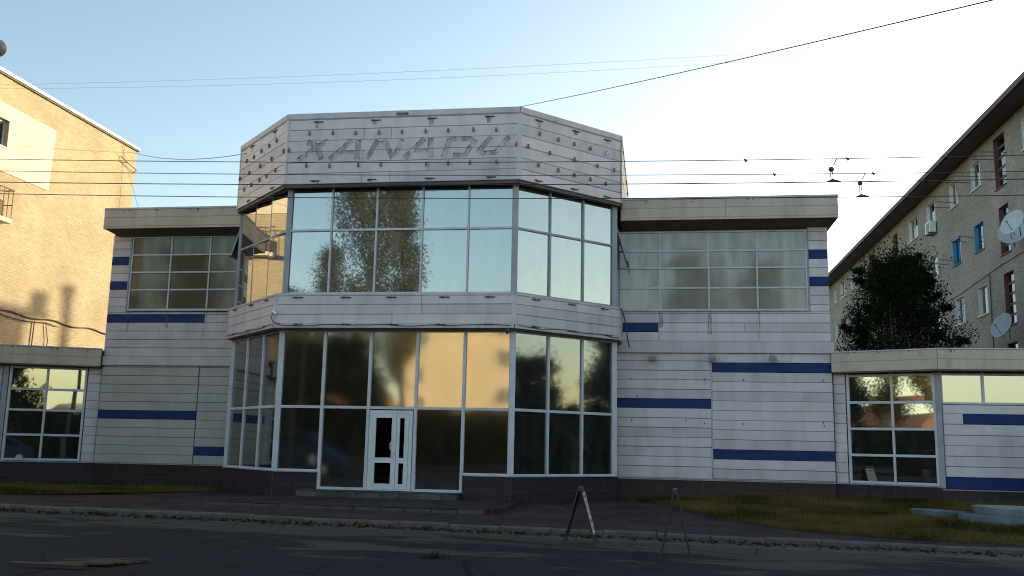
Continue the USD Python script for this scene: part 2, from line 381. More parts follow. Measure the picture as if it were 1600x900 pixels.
def poly_sheet(poly, zf, dz, step=0.5):
    """A polygon laid on the ground: triangulated fine enough to follow it."""
    P = Polygon(poly)
    v, f = trimesh.creation.triangulate_polygon(P, engine='earcut') if False else (None, None)
    x0, y0, x1, y1 = P.bounds
    xs, ys = np.arange(x0, x1 + step, step), np.arange(y0, y1 + step, step)
    parts = []
    from shapely.geometry import box as sbox
    for i in range(len(xs) - 1):
        for j in range(len(ys) - 1):
            c = sbox(xs[i], ys[j], xs[i + 1], ys[j + 1]).intersection(P)
            for g in getattr(c, 'geoms', [c]):
                if g.geom_type == 'Polygon' and g.area > 1e-5:
                    q = np.array(g.convex_hull.exterior.coords)[:-1][::-1]
                    if Polygon(q).exterior.is_ccw is False:
                        q = q[::-1]
                    vv = np.column_stack([q, zf(q[:, 0], q[:, 1]) + dz])
                    parts.append(trimesh.Trimesh(vv, [[0, k, k + 1] for k in range(1, len(q) - 1)], process=False))
    return cat_(parts)


gx = np.concatenate([[-1500, -600, -250, -120, -70], np.arange(-45, 31, 2.5), [45, 70, 120, 250, 600, 1500]])
gy = np.concatenate([[-1500, -500, -200, -100, -60], np.arange(-40, 90, 3.0), [120, 200, 500, 1500]])


def low_ground(x, y):
    return np.where(np.asarray(y, float) > KY + 0.2, np.minimum(pave_z(x, y), 5.0), 0.16 + fall(x)) - 0.06


tag(obj('ground', sheet(gx, gy, low_ground), 'far_ground', smooth=True), kind='structure')
rx = np.concatenate([[-200, -80], np.arange(-45, 31, 1.5), [60, 150]])
tag(obj('road', sheet(rx, np.array([2.0, 6.0, 10.0, 14.0, 16.5, KY + 0.02]), road_z), 'asphalt', smooth=True), kind='structure')
px_ = np.concatenate([[-80], np.arange(-45, 31, 1.0), [60]])
tag(obj('pavement', sheet(px_, np.arange(KY + 0.1, 30.2, 0.5), pave_z), 'paving', smooth=True), kind='structure')
tag(obj('opposite_pavement', sheet(rx, np.array([-6.0, -2.0, 2.0]), lambda x, y: road_z(x) + 0.12 + 0 * y), 'paving', smooth=True), kind='structure')

kerb = UsdGeom.Xform.Define(stage, '/World/kerb').GetPrim()
tag(kerb, kind='structure')
for i in range(44):
    x = -26.0 + i
    dz = rng.normal(0, 0.006)
    m = box(x + 0.006, x + 0.994, KY + rng.normal(0, 0.006), KY + 0.17, -0.3, 0.300 + dz)
    m = trimesh.Trimesh(*trimesh.remesh.subdivide(m.vertices, m.faces)) if False else m
    v = m.vertices.copy()
    top = v[:, 2] > 0
    v[:, 2] += fall(v[:, 0]) + np.where(top, rng.normal(0, 0.004, len(v)), 0)
    # chamfer the street edge
    q = []
    for xx_ in (x + 0.006, x + 0.994):
        zt = 0.300 + dz + fall(xx_)
        y0 = KY + rng.normal(0, 0.008)
        q += [[xx_, y0, -0.3], [xx_, y0, zt - 0.03], [xx_, y0 + 0.03, zt], [xx_, KY + 0.17, zt], [xx_, KY + 0.17, -0.3]]
    obj('kerb_stone', hull(q), 'concrete', kerb)

# dead leaves and dirt in the gutter
lv = []
for i in range(1700):
    x = rng.uniform(-14, 7)
    if fbm(np.array([[x * 0.8, 3.1, 0.2]]))[0] + rng.normal(0, 0.25) < 0.0 and rng.random() < 0.8:
        continue
    y = KY - abs(rng.normal(0, 0.16)) - 0.01
    s = rng.uniform(0.02, 0.05)
    a, tl = rng.uniform(0, 6.28), rng.normal(0, 0.5, 2)
    c = np.array([[-1, -0.6, 0], [1, -0.6, 0], [1, 0.6, 0], [-1, 0.6, 0]]) * s
    c[:, 2] = c[:, 0] * tl[0] + c[:, 1] * tl[1]
    R2 = np.array([[math.cos(a), -math.sin(a), 0], [math.sin(a), math.cos(a), 0], [0, 0, 1]])
    v = c @ R2.T + [x, y, road_z(x) + 0.02 + rng.uniform(0, 0.03)]
    lv.append(trimesh.Trimesh(v, [[0, 1, 2], [0, 2, 3]], process=False))
tag(obj('dead_leaves', cat_(lv), 'dry_leaf'), 'dead brown leaves and dirt lying in the gutter along the kerb', 'leaves', kind='stuff')

# lawns
LAWN_L = [(-23.4, 20.6), (-17.0, 21.3), (-14.6, 22.8), (-13.4, 25.6), (-12.9, 28.0), (-23.4, 28.0)]
LAWN_R = [(-0.7, 27.6), (0.6, 24.9), (1.5, 22.0), (2.8, 20.2), (4.4, 19.5), (7.0, 19.15), (14.0, 19.1), (14.0, 27.3), (7.6, 27.3), (5.1, 28.3)]
for nm, poly, n, lab in (('left', LAWN_L, 26000, 'narrow strip of dark dry grass along the left wing of the shop'), ('right', LAWN_R, 60000, 'patch of dry yellowish grass between the right wing and the kerb')):
    hump = (lambda x, y: pave_z(x, y) + 0.012 + 0.02 * (1 + np.sin(x * 2.1) * np.sin(y * 1.7)) * np.clip((np.asarray(y) - 20.5) / 3, 0, 1))
    tag(obj('lawn', poly_sheet(poly, hump, 0.0), 'soil', smooth=True), kind='structure')
    P = Polygon(poly)
    x0, y0, x1, y1 = P.bounds
    pts = rng.uniform([x0, y0], [x1, y1], (n * 2, 2))
    import shapely
    pts = pts[shapely.contains_xy(P.buffer(0.22), pts[:, 0], pts[:, 1])][:n]
    den = fbm(np.column_stack([pts * 0.7, np.zeros(len(pts))]))
    pts = pts[den + rng.normal(0, 0.25, len(pts)) > -0.25]
    k = len(pts)
    h = rng.uniform(0.03, 0.10, k) * (1 + 0.5 * fbm(np.column_stack([pts * 1.3, np.ones(k)])))
    a = rng.uniform(0, 2 * np.pi, k)
    lean = rng.normal(0, 0.05, (k, 2))
    w = rng.uniform(0.008, 0.017, k)
    b = np.column_stack([pts, hump(pts[:, 0], pts[:, 1]) - 0.005])
    dx = np.column_stack([np.cos(a) * w, np.sin(a) * w, np.zeros(k)])
    v = np.stack([b - dx, b + dx, b + np.column_stack([lean, h])], 1).reshape(-1, 3)
    tag(obj('grass', trimesh.Trimesh(v, np.arange(3 * k).reshape(-1, 3), process=False), 'grass_blade'), lab, 'grass', kind='stuff')

# low terrace before the door
terrace = tag(UsdGeom.Xform.Define(stage, '/World/terrace').GetPrim(), kind='structure')
obj('terrace_slab', prism([(-10.25, 21.1), (-3.75, 21.1), (-3.45, 21.6), (-3.45, 24.9), (-10.25, 24.9)], 0.1, 0.435), 'paving', terrace)
for i in range(11):
    x = -10.25 + i * 0.592
    obj('edge_stone', box(x + 0.01, x + 0.582, 21.0 + rng.normal(0, 0.012), 21.09, 0.05, 0.425 + rng.normal(0, 0.008)), 'concrete_dark', terrace)

# ---------------------------------------------------------------- shop building
shop = thing('shop_building', 'abandoned two-storey shop with white and blue cladding and a mirrored glass bay', 'building')
PITCHZ = 0.279


def clad(part, p0, p1, u0, u1, z0, z1, lines, mat='cladding', blue=(), o=(0.02, 0.05), name='panel'):
    """Courses of siding between z0 and z1 whose joints are at `lines`; each a plank of its own."""
    zs = sorted({z0, z1} | {z for z in lines if z0 + 0.03 < z < z1 - 0.03})
    for a, b in zip(zs[:-1], zs[1:]):
        isb = any(a - 0.05 < bz < b + 0.05 and a < bz + 0.12 < b + 0.12 and abs((a + b) / 2 - bz) < 0.12 for bz in blue)
        j = rng.uniform(-0.004, 0.004)
        g = 0.005
        m = segbox(p0, p1, u0 + g, u1 - g, a + g + rng.uniform(0, 0.004), b - g + rng.uniform(-0.003, 0.003), o[0], o[1] + j, 0.005)
        mt = 'cladding_blue' if isb else (mat if mat != 'cladding' else ('cladding', 'cladding_pale', 'cladding_grey', 'cladding')[rng.integers(4)])
        obj(name, m, mt, part, label='dark blue cladding panel' if isb else None)


def wall_part(name, mesh, mat='backing'):
    return obj(name, mesh, mat, shop)


def window(p0, p1, z0, z1, us, zs, glass, fw=0.05, out=(-0.05, 0.05), frame='alu_frame', skip=(), name='window', tilt=0.004, mull=None, yaw=0.0):
    """One glazed facet: a frame of bars (the part) and its panes (sub-parts). us, zs: bar centre lines, ends included."""
    bars = []
    mull = mull or fw
    for k, u in enumerate(us):
        w = fw if k in (0, len(us) - 1) else mull
        bars.append(segbox(p0, p1, u - w / 2, u + w / 2, z0, z1, out[0], out[1], 0.004))
    for k in range(len(us) - 1):
        for z in zs:
            if (k, z) in skip:
                continue
            bars.append(segbox(p0, p1, us[k] + fw / 2, us[k + 1] - fw / 2, z - fw / 2, z + fw / 2, out[0] + 0.004, out[1] - 0.006, 0.004))
    fr = obj(name, cat_(bars), frame, shop)
    for k in range(len(us) - 1):
        zz = [z for z in zs if (k, z) not in skip]
        for a, b in zip(zz[:-1], zz[1:]):
            m = segbox(p0, p1, us[k] + fw / 2 - 0.01, us[k + 1] - fw / 2 + 0.01, a + fw / 2 - 0.01, b - fw / 2 + 0.01, -0.012, -0.004)
            c = m.vertices.mean(0)
            m.apply_transform(trimesh.transformations.rotation_matrix(rng.normal(0, tilt) + yaw, [0, 0, 1], c))
            m.apply_transform(trimesh.transformations.rotation_matrix(rng.normal(0, tilt), [1, 0, 0], c))
            obj('pane', m, glass, fr)
    return fr


# --- outlines in plan
G0, G1, G2, G3 = (-12.85, 27.57), (-10.26, 25.0), (-3.78, 25.0), (-1.20, 27.57)     # bay glass
B0, B1, B2, B3 = (-12.98, 27.42), (-10.36, 24.68), (-3.70, 24.68), (-1.03, 27.42)    # band
A0, A1, A2, A3 = (-12.94, 27.42), (-10.33, 24.75), (-3.67, 24.75), (-1.02, 27.47)    # parapet
WY = 28.5
CL = math.hypot(G1[0] - G0[0], G1[1] - G0[1])
FLn = G2[0] - G1[0]

# --- bay: slabs, back wall, roof (what stands behind the glass)
bay_poly = [G0, G1, G2, G3, (-1.2, 31.5), (-12.85, 31.5)]
inner = [(p[0] * 0.985 - 0.105, p[1] + (0.12 if p[1] < 30 else 0)) for p in bay_poly]
wall_part('floor_slab', prism(inner, 0.30, 0.60), 'interior_floor')
wall_part('floor_slab', prism(inner, 4.98, 5.86), 'interior_floor')
wall_part('roof', cat_([prism([(-12.8, 27.5), (-10.28, 24.9), (-3.72, 24.9), (-1.12, 27.55), (-1.12, 34), (-12.8, 34)], 10.55, 10.75),
                        prism(inner, 9.04, 9.12)]), 'roof_felt')
wall_part('back_wall', cat_([box(-12.84, -1.21, 31.5, 31.7, 0.3, 10.5)]), 'interior')
cols = [box(x - 0.18, x + 0.18, 26.6, 26.96, 0.6, 9.04) for x in (-9.6, -4.4)] + [box(-8.4, -8.28, 27.6, 31.5, 0.6, 4.97), box(-5.6, -5.48, 26.9, 31.5, 0.6, 4.97)]
wall_part('inner_wall', cat_(cols), 'interior')

# --- parapet with planks, cap, dark lower trim, lamp sockets, ghost letters
par = wall_part('parapet', prism([A0, A1, A2, A3, (-1.02, 33.9), (-12.94, 33.9)], 9.02, 11.0), 'backing')
LF = A2[0] - A1[0]
LC_L = math.hypot(A1[0] - A0[0], A1[1] - A0[1])
LC_R = math.hypot(A3[0] - A2[0], A3[1] - A2[1])
plines = [9.30, 9.62, 9.94, 10.26, 10.58]
for (p0, p1, L, cuts) in ((A1, A2, LF, (0, 2.25, 3.05, LF)), (A0, A1, LC_L, (0, LC_L)), (A2, A3, LC_R, (0, LC_R)), ((-1.02, 27.47), (-1.02, 33.9), 6.4, (0, 3.2, 6.4)), ((-12.94, 33.9), (-12.94, 27.42), 6.4, (0, 3.2, 6.4))):
    for k in range(len(plines) + 1):
        z0, z1 = ([9.0] + plines)[k], (plines + [10.89])[k]
        cc = cuts if (k % 2 == 0 or len(cuts) == 2) else (cuts[0], cuts[0] + (cuts[-1] - cuts[0]) * 0.62, cuts[-1])
        for a, b in zip(cc[:-1], cc[1:]):
            clad(par, p0, p1, a + (0.02 if a == 0 else 0), b - (0.02 if b == cuts[-1] else 0), z0, z1, [], 'cladding')
    obj('coping', segbox(p0, p1, -0.01, L + 0.01, 10.90, 11.07, 0.0, 0.075, 0.012), 'cladding_grey', par)
    obj('corner_strip', segbox(p0, p1, -0.015, 0.05, 9.0, 10.89, 0.03, 0.062, 0.004), 'cladding_grey', par)
    obj('lower_trim', segbox(p0, p1, 0.0, L, 8.90, 8.995, -0.10, 0.035), 'trim_dark', par)
    # small brackets that carried light strips, below the coping and along the lower edge
    nb = max(2, int(round(L / 1.5)))
    for i in range(nb):
        for z in (10.80, 9.07):
            u = (i + 0.45) * L / nb + rng.normal(0, 0.03)
            obj('strip_bracket', cat_([segbox(p0, p1, u, u + 0.27, z, z + 0.022, 0.05, 0.085), segbox(p0, p1, u + 0.05, u + 0.10, z - 0.015, z + 0.035, 0.05, 0.075)]), 'dark_metal', par)
            for q in (rng.uniform(0, .1),):
                obj('dirt_run', segbox(p0, p1, u + q, u + q + 0.08 + rng.uniform(0, .08), z - rng.uniform(0.08, 0.22), z, 0.0545, 0.0552), 'grime', par)
    for z in (9.0, 10.885):
        obj('joint_strip', segbox(p0, p1, 0.0, L, z - 0.006, z + 0.010, 0.05, 0.066), 'alu_frame_dark', par)
for p, z0, z1 in ((A1, 9.0, 10.89), (A2, 9.0, 10.89), (B1, 5.02, 5.80), (B2, 5.02, 5.80)):
    sg = 1 if p[0] > -7 else -1
    obj('corner_cover', prism([(p[0] - sg * .05, p[1] - .053), (p[0] + sg * .023, p[1] - .058), (p[0] + sg * .075, p[1] - .012), (p[0] + sg * .03, p[1] + .03), (p[0] - sg * .05, p[1] + .02)][::1 if sg > 0 else -1], z0, z1), 'cladding', par if z0 > 8 else shop)
obj('coping_patch', segbox(A1, A2, 3.18, 3.52, 10.925, 11.0, 0.076, 0.084), 'blue_concrete', par)
soff = cat_([prism([A0, A1, A2, A3, (-1.02, 28.4), (-12.94, 28.4)], 8.985, 9.015)])
wall_part('soffit', soff, 'soffit')

fr_b = [(-9.68, 10.47), (-8.99, 10.47), (-8.32, 10.45), (-7.64, 10.44), (-6.98, 10.44), (-6.3, 10.44), (-5.66, 10.44), (-4.95, 10.44), (-4.31, 10.42), (-9.72, 9.53), (-9.04, 9.51), (-8.2, 9.51), (-7.55, 9.51), (-6.25, 9.49), (-5.63, 9.5), (-5.02, 9.5), (-4.28, 9.5), (-10.26, 9.99), (-3.74, 9.98)]
rt_b = [(0.175, 10.43), (0.353, 10.41), (0.51, 10.4), (0.672, 10.4), (0.838, 10.39), (0.07, 9.98), (0.274, 9.95), (0.512, 9.95), (0.745, 9.93), (0.92, 9.93), (0.167, 9.52), (0.356, 9.51), (0.513, 9.49), (0.674, 9.48), (0.832, 9.46)]
lt_b = [(0.815, 10.46), (0.66, 10.45), (0.499, 10.44), (0.334, 10.4), (0.175, 10.42), (0.972, 10.0), (0.732, 9.99), (0.492, 9.98), (0.255, 9.96), (0.035, 9.96), (0.827, 9.56), (0.647, 9.54), (0.499, 9.54), (0.319, 9.53), (0.161, 9.51)]


def bulb(p0, p1, u, z, mat):
    p0, p1 = np.array(p0), np.array(p1)
    d = (p1 - p0) / np.linalg.norm(p1 - p0)
    n = np.array([d[1], -d[0]])
    b = lathe([[0, -0.075], [0.025, -0.066], [0.041, -0.03], [0.04, 0.0], [0.026, 0.04], [0.02, 0.06], [0.0, 0.06]], 8)
    b.apply_scale(0.85)
    q = p0 + d * u + n * 0.085
    b = move(b, q[0], q[1], z)
    s = segbox(p0, p1, u - 0.015, u + 0.015, z + 0.03, z + 0.065, 0.045, 0.10)
    obj('lamp_socket', s, 'rust', par)
    obj('lamp_bulb', b, mat, par, smooth=True)


for (x, z) in fr_b:
    bulb(A1, A2, x - A1[0], z, 'bulb_glass')
for k, (u, z) in enumerate(rt_b):
    bulb(A2, A3, u * LC_R, z, 'white_paint' if k == 4 else 'bulb_glass')
for (u, z) in lt_b:
    bulb(A0, A1, u * LC_L, z, 'bulb_glass')

# dirt outlines left by the letters X A N A D U
letters = [
    [([(-9.73, 10.23), (-9.46, 10.10), (-9.29, 9.70)], .17), ([(-9.12, 10.25), (-9.46, 10.05), (-9.98, 9.69)], .15)],
    [([(-9.05, 9.69), (-8.42, 10.23)], .16), ([(-8.24, 10.24), (-8.24, 9.68)], .17), ([(-8.75, 9.90), (-8.2, 9.90)], .10)],
    [([(-7.98, 9.68), (-7.66, 10.22)], .15), ([(-7.50, 10.22), (-7.22, 9.70)], .16), ([(-7.20, 9.70), (-6.94, 10.22)], .13)],
    [([(-6.87, 9.68), (-6.32, 10.23)], .16), ([(-6.15, 10.24), (-6.12, 9.67)], .17), ([(-6.62, 9.88), (-6.1, 9.88)], .10)],
    [([(-5.77, 9.68), (-5.60, 10.20)], .15), ([(-5.62, 10.19), (-5.05, 10.19), (-4.92, 10.10), (-5.16, 9.72), (-5.5, 9.73)], .14)],
    [([(-4.44, 10.22), (-4.76, 9.85), (-4.66, 9.76), (-4.30, 9.78), (-3.95, 10.22)], .14)],
]
for strokes in letters:
    g = unary_union([LineString(p).buffer(w / 2, cap_style=2, join_style=2) for p, w in strokes])
    edge = g.difference(g.buffer(-0.018)).intersection(Polygon([(-11, 9.66), (-3, 9.66), (-3, 10.30), (-11, 10.30)]))
    # the darkest dirt lies along the upper edges
    topd = g.difference(g.buffer(-0.001).intersection(__import__('shapely').affinity.translate(g, 0.01, -0.035)))
    for geo, mat, o in ((g, 'grime', 0.0560), (topd, 'grime_dark', 0.0572)):
        parts = []
        for q in getattr(geo, 'geoms', [geo]):
            if q.geom_type == 'Polygon' and q.area > 2e-4:
                m = trimesh.creation.extrude_polygon(q, 0.0006)
                v = m.vertices
                parts.append(trimesh.Trimesh(np.column_stack([v[:, 0], A1[1] - o - v[:, 2], v[:, 1]]), m.faces[:, ::-1], process=False))
        if parts:
            obj('letter_mark', cat_(parts), mat, par)

# --- middle band
band = wall_part('band', prism([B0, B1, B2, B3, (-1.03, 28.4), (-12.98, 28.4)], 4.90, 5.80), 'backing')
for (p0, p1) in ((B0, B1), (B1, B2), (B2, B3), ((-1.03, 27.42), (-1.03, 28.45)), ((-12.98, 28.45), (-12.98, 27.42))):
    L = math.hypot(p1[0] - p0[0], p1[1] - p0[1])
    for z0, z1, cut in ((5.02, 5.29, 0.5), (5.29, 5.56, 0.62), (5.56, 5.80, 0.62)):
        cc = (0, L * cut, L) if L > 5 else (0, L)
        for a, b in zip(cc[:-1], cc[1:]):
            clad(band, p0, p1, a + (0.03 if a == 0 and L > 2 else 0), b, z0, z1, [], 'cladding')
    obj('lower_strip', segbox(p0, p1, 0.0, L, 4.915, 5.02, 0.0, 0.06, 0.006), 'cladding_grey', band)
    obj('upper_strip', segbox(p0, p1, 0.0, L, 5.80, 5.86, -0.25, 0.065, 0.006), 'cladding_grey', band)
    if L > 2:
        obj('corner_strip', segbox(p0, p1, -0.015, 0.045, 5.02, 5.80, 0.03, 0.062, 0.004), 'cladding_grey', band)
        for i in range(max(2, int(L / 1.25))):
            for z in (5.74, 5.00):
                u = (i + 0.4) * L / max(2, int(L / 1.25)) + rng.normal(0, 0.06)
                obj('strip_bracket', cat_([segbox(p0, p1, u, u + 0.28, z, z + 0.022, 0.05, 0.09), segbox(p0, p1, u + 0.06, u + 0.11, z - 0.012, z + 0.034, 0.05, 0.08)]), 'dark_metal', band)
    # loose cable drooping along the lower strip
    if L > 2:
        uu = np.linspace(0.1, L - 0.1, 26)
        d = (np.array(p1) - p0) / L
        n = np.array([d[1], -d[0]])
        zz = 4.99 + 0.03 * np.sin(uu * 3.1 + p0[0]) * np.sin(uu * 1.3) + rng.normal(0, 0.006, 26)
        obj('loose_cable', tube([[*(np.array(p0) + d * u + n * 0.085), z] for u, z in zip(uu, zz)], 0.009, 4), 'wire_black', band)
wall_part('soffit', prism([B0, B1, B2, B3, (-1.03, 28.4), (-12.98, 28.4)], 4.885, 4.905), 'soffit')
obj('hanging_cable', tube([(-0.99, 27.36, 5.85), (-0.9, 27.34, 5.6), (-0.82, 27.34, 5.25), (-0.80, 27.36, 4.95), (-0.74, 27.36, 4.7)], 0.02, 5), 'wire_black', shop)

# --- bay glazing
front_u = [0.0, 1.27, 2.58, 3.89, 5.19, FLn]
cant_u = [0.0, CL / 3, 2 * CL / 3, CL]
ZUP = [5.92, 7.72, 8.98]
window(G1, G2, 5.90, 9.0, front_u, ZUP, 'glass_upper', 0.06, mull=0.05)
window(G0, G1, 5.90, 9.0, cant_u, ZUP, 'glass_warm', 0.06, mull=0.05, frame='alu_frame_dark', yaw=math.radians(4.6))
window(G2, G3, 5.90, 9.0, cant_u, ZUP, 'glass_cant', 0.06, mull=0.05, frame='alu_frame_dark')
window(G3, (-1.2, WY), 5.90, 9.0, [0.0, 0.45, 0.9], ZUP, 'glass_upper', 0.05)
window((-12.85, WY), G0, 5.90, 9.0, [0.03, 0.48, 0.93], ZUP, 'glass_upper', 0.05, frame='alu_frame_dark')
for p, f_ in ((G1, 1), (G2, 1), (G3, 0), (G0, 0)):
    for z0, z1 in ((5.90, 8.98), (1.06, 4.90)):
        obj('corner_post', move(rot(box(-0.075, 0.075, -0.075, 0.075, z0, z1), math.radians(22.5), [0, 0, 1]), p[0], p[1], 0), 'alu_frame' if z0 < 2 else 'alu_frame_dark', shop)
ZLOW = [0.63, 1.08, 2.79, 4.88]
sk = {(0, 0.63), (2, 0.63), (2, 1.08), (4, 0.63), (1, 1.08), (3, 1.08)}
window(G1, G2, 1.05, 4.90, front_u, ZLOW, 'glass_lower', 0.075, skip=sk, mull=0.085, tilt=0.008)
obj('door_post', cat_([segbox(G1, G2, u - 0.05, u + 0.05, 0.60, 1.05, -0.05, 0.05, 0.004) for u in (1.27, 2.58, 3.89, 5.19)]), 'alu_frame', shop)
ZC = [1.08, 2.79, 4.88]
window(G0, G1, 1.05, 4.90, cant_u, ZC, 'glass_side', 0.075, mull=0.07)
window(G2, G3, 1.05, 4.90, cant_u, ZC, 'glass_side', 0.075, mull=0.07)
window(G3, (-1.2, WY), 1.05, 4.90, [0.0, 0.3, 0.6, 0.9], ZC, 'glass_lower', 0.05)
window((-12.85, WY), G0, 1.05, 4.90, [0.03, 0.48, 0.93], ZC, 'glass_lower', 0.05)
# papers and curtains behind the panes
obj('notice_paper', box(-7.99, -7.79, 25.06, 25.065, 6.0, 6.42), 'paper', shop)
obj('notice_paper', segbox(G2, G3, 0.92, 1.16, 6.0, 6.38, -0.10, -0.095), 'paper', shop)
cur = []
for p0, p1, a, b in ((G2, G3, 0.05, CL - 0.05), (G1, G2, 5.25, FLn - 0.1)):
    d = (np.array(p1) - p0) / math.hypot(p1[0] - p0[0], p1[1] - p0[1])
    n = np.array([d[1], -d[0]])
    us = np.linspace(a, b, 60)
    q = [np.array(p0) + d * u + n * (-0.32 + 0.035 * math.sin(u * 19)) for u in us]
    v = [[x[0], x[1], z] for x in q for z in (5.95, 8.9)]
    f = sum([[[2 * i, 2 * i + 2, 2 * i + 3], [2 * i, 2 * i + 3, 2 * i + 1]] for i in range(59)], [])
    obj('curtain', trimesh.Trimesh(v, f, process=False), 'curtain', shop, smooth=True)

# open top-hung sashes on the short returns
for sgn, x in ((-1, -12.85), (1, -1.2)):
    ys = (27.72, 28.42)
    fr = cat_([box(-0.02, 0.02, ys[0], ys[0] + 0.05, -1.15, 0), box(-0.02, 0.02, ys[1] - 0.05, ys[1], -1.15, 0), box(-0.02, 0.02, ys[0], ys[1], -0.05, 0), box(-0.02, 0.02, ys[0], ys[1], -1.15, -1.10)])
    gl = box(-0.006, 0.006, ys[0] + 0.04, ys[1] - 0.04, -1.11, -0.04)
    ang = -sgn * math.radians(17)
    zt = 8.35 if sgn > 0 else 8.65
    a = obj('open_sash', move(rot(fr, ang, [0, 1, 0]), x + sgn * 0.07, 0, zt), 'alu_frame_dark', shop)
    obj('pane', move(rot(gl, ang, [0, 1, 0]), x + sgn * 0.07, 0, zt), 'glass_upper', a)

# --- door: framed leaf and narrow side leaf, each with two panes
dx0 = -7.66
door = obj('entrance_door', cat_([box(-7.62, -7.54, 24.93, 25.03, 0.61, 2.72), box(-6.52, -6.43, 24.93, 25.03, 0.61, 2.72), box(-7.54, -6.52, 24.93, 25.03, 2.64, 2.72), box(-7.54, -6.52, 24.93, 25.03, 0.61, 0.64)]), 'white_paint', shop)


def leaf(x0, x1, panes):
    P = Polygon([(x0, 0.645), (x1, 0.645), (x1, 2.635), (x0, 2.635)])
    for (a, b, c, d) in panes:
        P = P.difference(Polygon([(a, c), (b, c), (b, d), (a, d)]))
    m = trimesh.creation.extrude_polygon(P, 0.06)
    v = m.vertices
    return trimesh.Trimesh(np.column_stack([v[:, 0], 24.98 - v[:, 2], v[:, 1]]), m.faces[:, ::-1], process=False)


pl = [(-7.43, -6.99, 0.79, 1.33), (-7.43, -6.99, 1.47, 2.52)]
pr = [(-6.77, -6.64, 0.79, 1.33), (-6.77, -6.64, 1.47, 2.52)]
obj('door_leaf', leaf(-7.535, -6.865, pl), 'white_paint', door)
obj('door_leaf', leaf(-6.855, -6.525, pr), 'white_paint', door)
for (a, b, c, d) in pl + pr:
    obj('pane', box(a - 0.005, b + 0.005, 24.945, 24.955, c - 0.005, d + 0.005), 'glass_door', door)
    obj('pane_bead', cat_([box(a - 0.015, a, 24.913, 24.93, c, d), box(b, b + 0.015, 24.913, 24.93, c, d), box(a, b, 24.913, 24.93, c - 0.015, c), box(a, b, 24.913, 24.93, d, d + 0.015)]), 'white_paint', door)
hh = [(-6.925, 24.91, 1.60), (-6.93, 24.86, 1.61), (-6.985, 24.83, 1.70), (-7.0, 24.83, 1.78), (-6.985, 24.83, 1.86), (-6.93, 24.86, 1.95), (-6.925, 24.91, 1.96)]
obj('handle', tube(hh, 0.014, 6), 'white_paint', door, smooth=True)
obj('lock', box(-6.93, -6.89, 24.895, 24.92, 1.50, 1.58), 'alu_frame', door)

# --- step under the door, faced with stone
step = obj('doorstep', box(-9.35, -5.06, 24.42, 25.15, 0.20, 0.585), 'concrete_dark', shop)
xx = -9.38
for k in range(8):
    w = (0.56, 0.60, 0.52, 0.62, 0.50, 0.56, 0.55, 0.42)[k]
    obj('facing_stone', box(xx + 0.008, xx + w - 0.008, 24.385 + rng.uniform(-.006, .006), 24.418, 0.40, 0.575 + rng.uniform(-.006, .004)), ('concrete', 'concrete_dark', 'concrete_dark')[k % 3], step)
    xx += w
xx = -9.38
for k in range(8):
    w = (0.56, 0.60, 0.52, 0.62, 0.50, 0.56, 0.55, 0.42)[k]
    obj('tread_stone', box(xx + 0.006, xx + w - 0.006, 24.38, 24.90, 0.588, 0.604), 'concrete_dark', step)
    xx += w


# --- plinths of dark tiles
def plinth(p0, p1, u0, u1, z0, z1, tw=0.30, rows=2, o=0.06):
    pl_ = obj('plinth', segbox(p0, p1, u0, u1, z0, z1, -0.2, o), 'grout', shop)
    n = max(1, int(round((u1 - u0) / tw)))
    w = (u1 - u0) / n
    h = (z1 - z0) / rows
    for i in range(n):
        for k in range(rows):
            g = 0.005
            obj('tile', segbox(p0, p1, u0 + i * w + g, u0 + (i + 1) * w - g, z0 + k * h + g, z0 + (k + 1) * h - g, o - 0.01, o + 0.008 + rng.uniform(-.0015, .0015)), 'plinth_tile', pl_)
    obj('sill', segbox(p0, p1, u0, u1, z1, z1 + 0.025, -0.05, o + 0.05), 'alu_frame_dark', pl_)


plinth(G0, G1, 0.0, CL, 0.30, 1.04)
plinth(G1, G2, 0.0, 1.24, 0.42, 1.04)
plinth(G1, G2, 5.22, FLn, 0.36, 1.04)
plinth(G2, G3, 0.0, CL, 0.30, 1.04)

# --- wings
LX0, LX1, RX0, RX1 = -17.73, -12.9, -1.15, 5.03
wall_part('wing_wall', cat_([box(LX0, -12.86, WY, 36, 0.2, 8.5)]), 'backing')
wall_part('wing_wall', cat_([box(-1.19, RX1, WY, 36, 0.2, 8.5)]), 'backing')
WL = ((LX0, WY), (LX1, WY))
WR = ((RX0, WY), (RX1, WY))
upl = [5.83 + 0.2725 * k for k in range(-3, 12)]       # joints of the upper storeys
lowl = [4.38 - PITCHZ * k for k in range(-1, 14)]
lowl_b = [3.31 - PITCHZ * k for k in range(-6, 10)]
# right wing: upper storey
wr = wall_part('wing_cladding', segbox(*WR, 0, RX1 - RX0, 4.99, 5.03, 0.0, 0.02), 'backing')
X = lambda x: x - RX0
for z0, z1 in zip([4.98] + [z for z in upl if 5.0 < z < 5.9], [z for z in upl if 5.0 < z < 5.9] + [5.90]):
    bl = 5.2 < z0 < 5.35
    cuts = (RX0, 0.08, 2.6, RX1) if bl else ((RX0, 1.6, RX1) if int(z0 * 10) % 2 else (RX0, 0.1, 3.0, RX1))
    for a, b in zip(cuts[:-1], cuts[1:]):
        clad(wr, *WR, X(a), X(b), z0, z1, [], 'cladding', blue=((z0 + z1) / 2,) if (bl and a == RX0) else ())
clad(wr, *WR, X(4.47), X(RX1), 5.90, 8.46, upl, 'cladding', blue=(7.60, 6.78))
obj('cornice', segbox(*WR, 0.0, RX1 - RX0 + 0.06, 4.66, 4.975, 0.0, 0.13, 0.01), 'cladding_grey', wr)
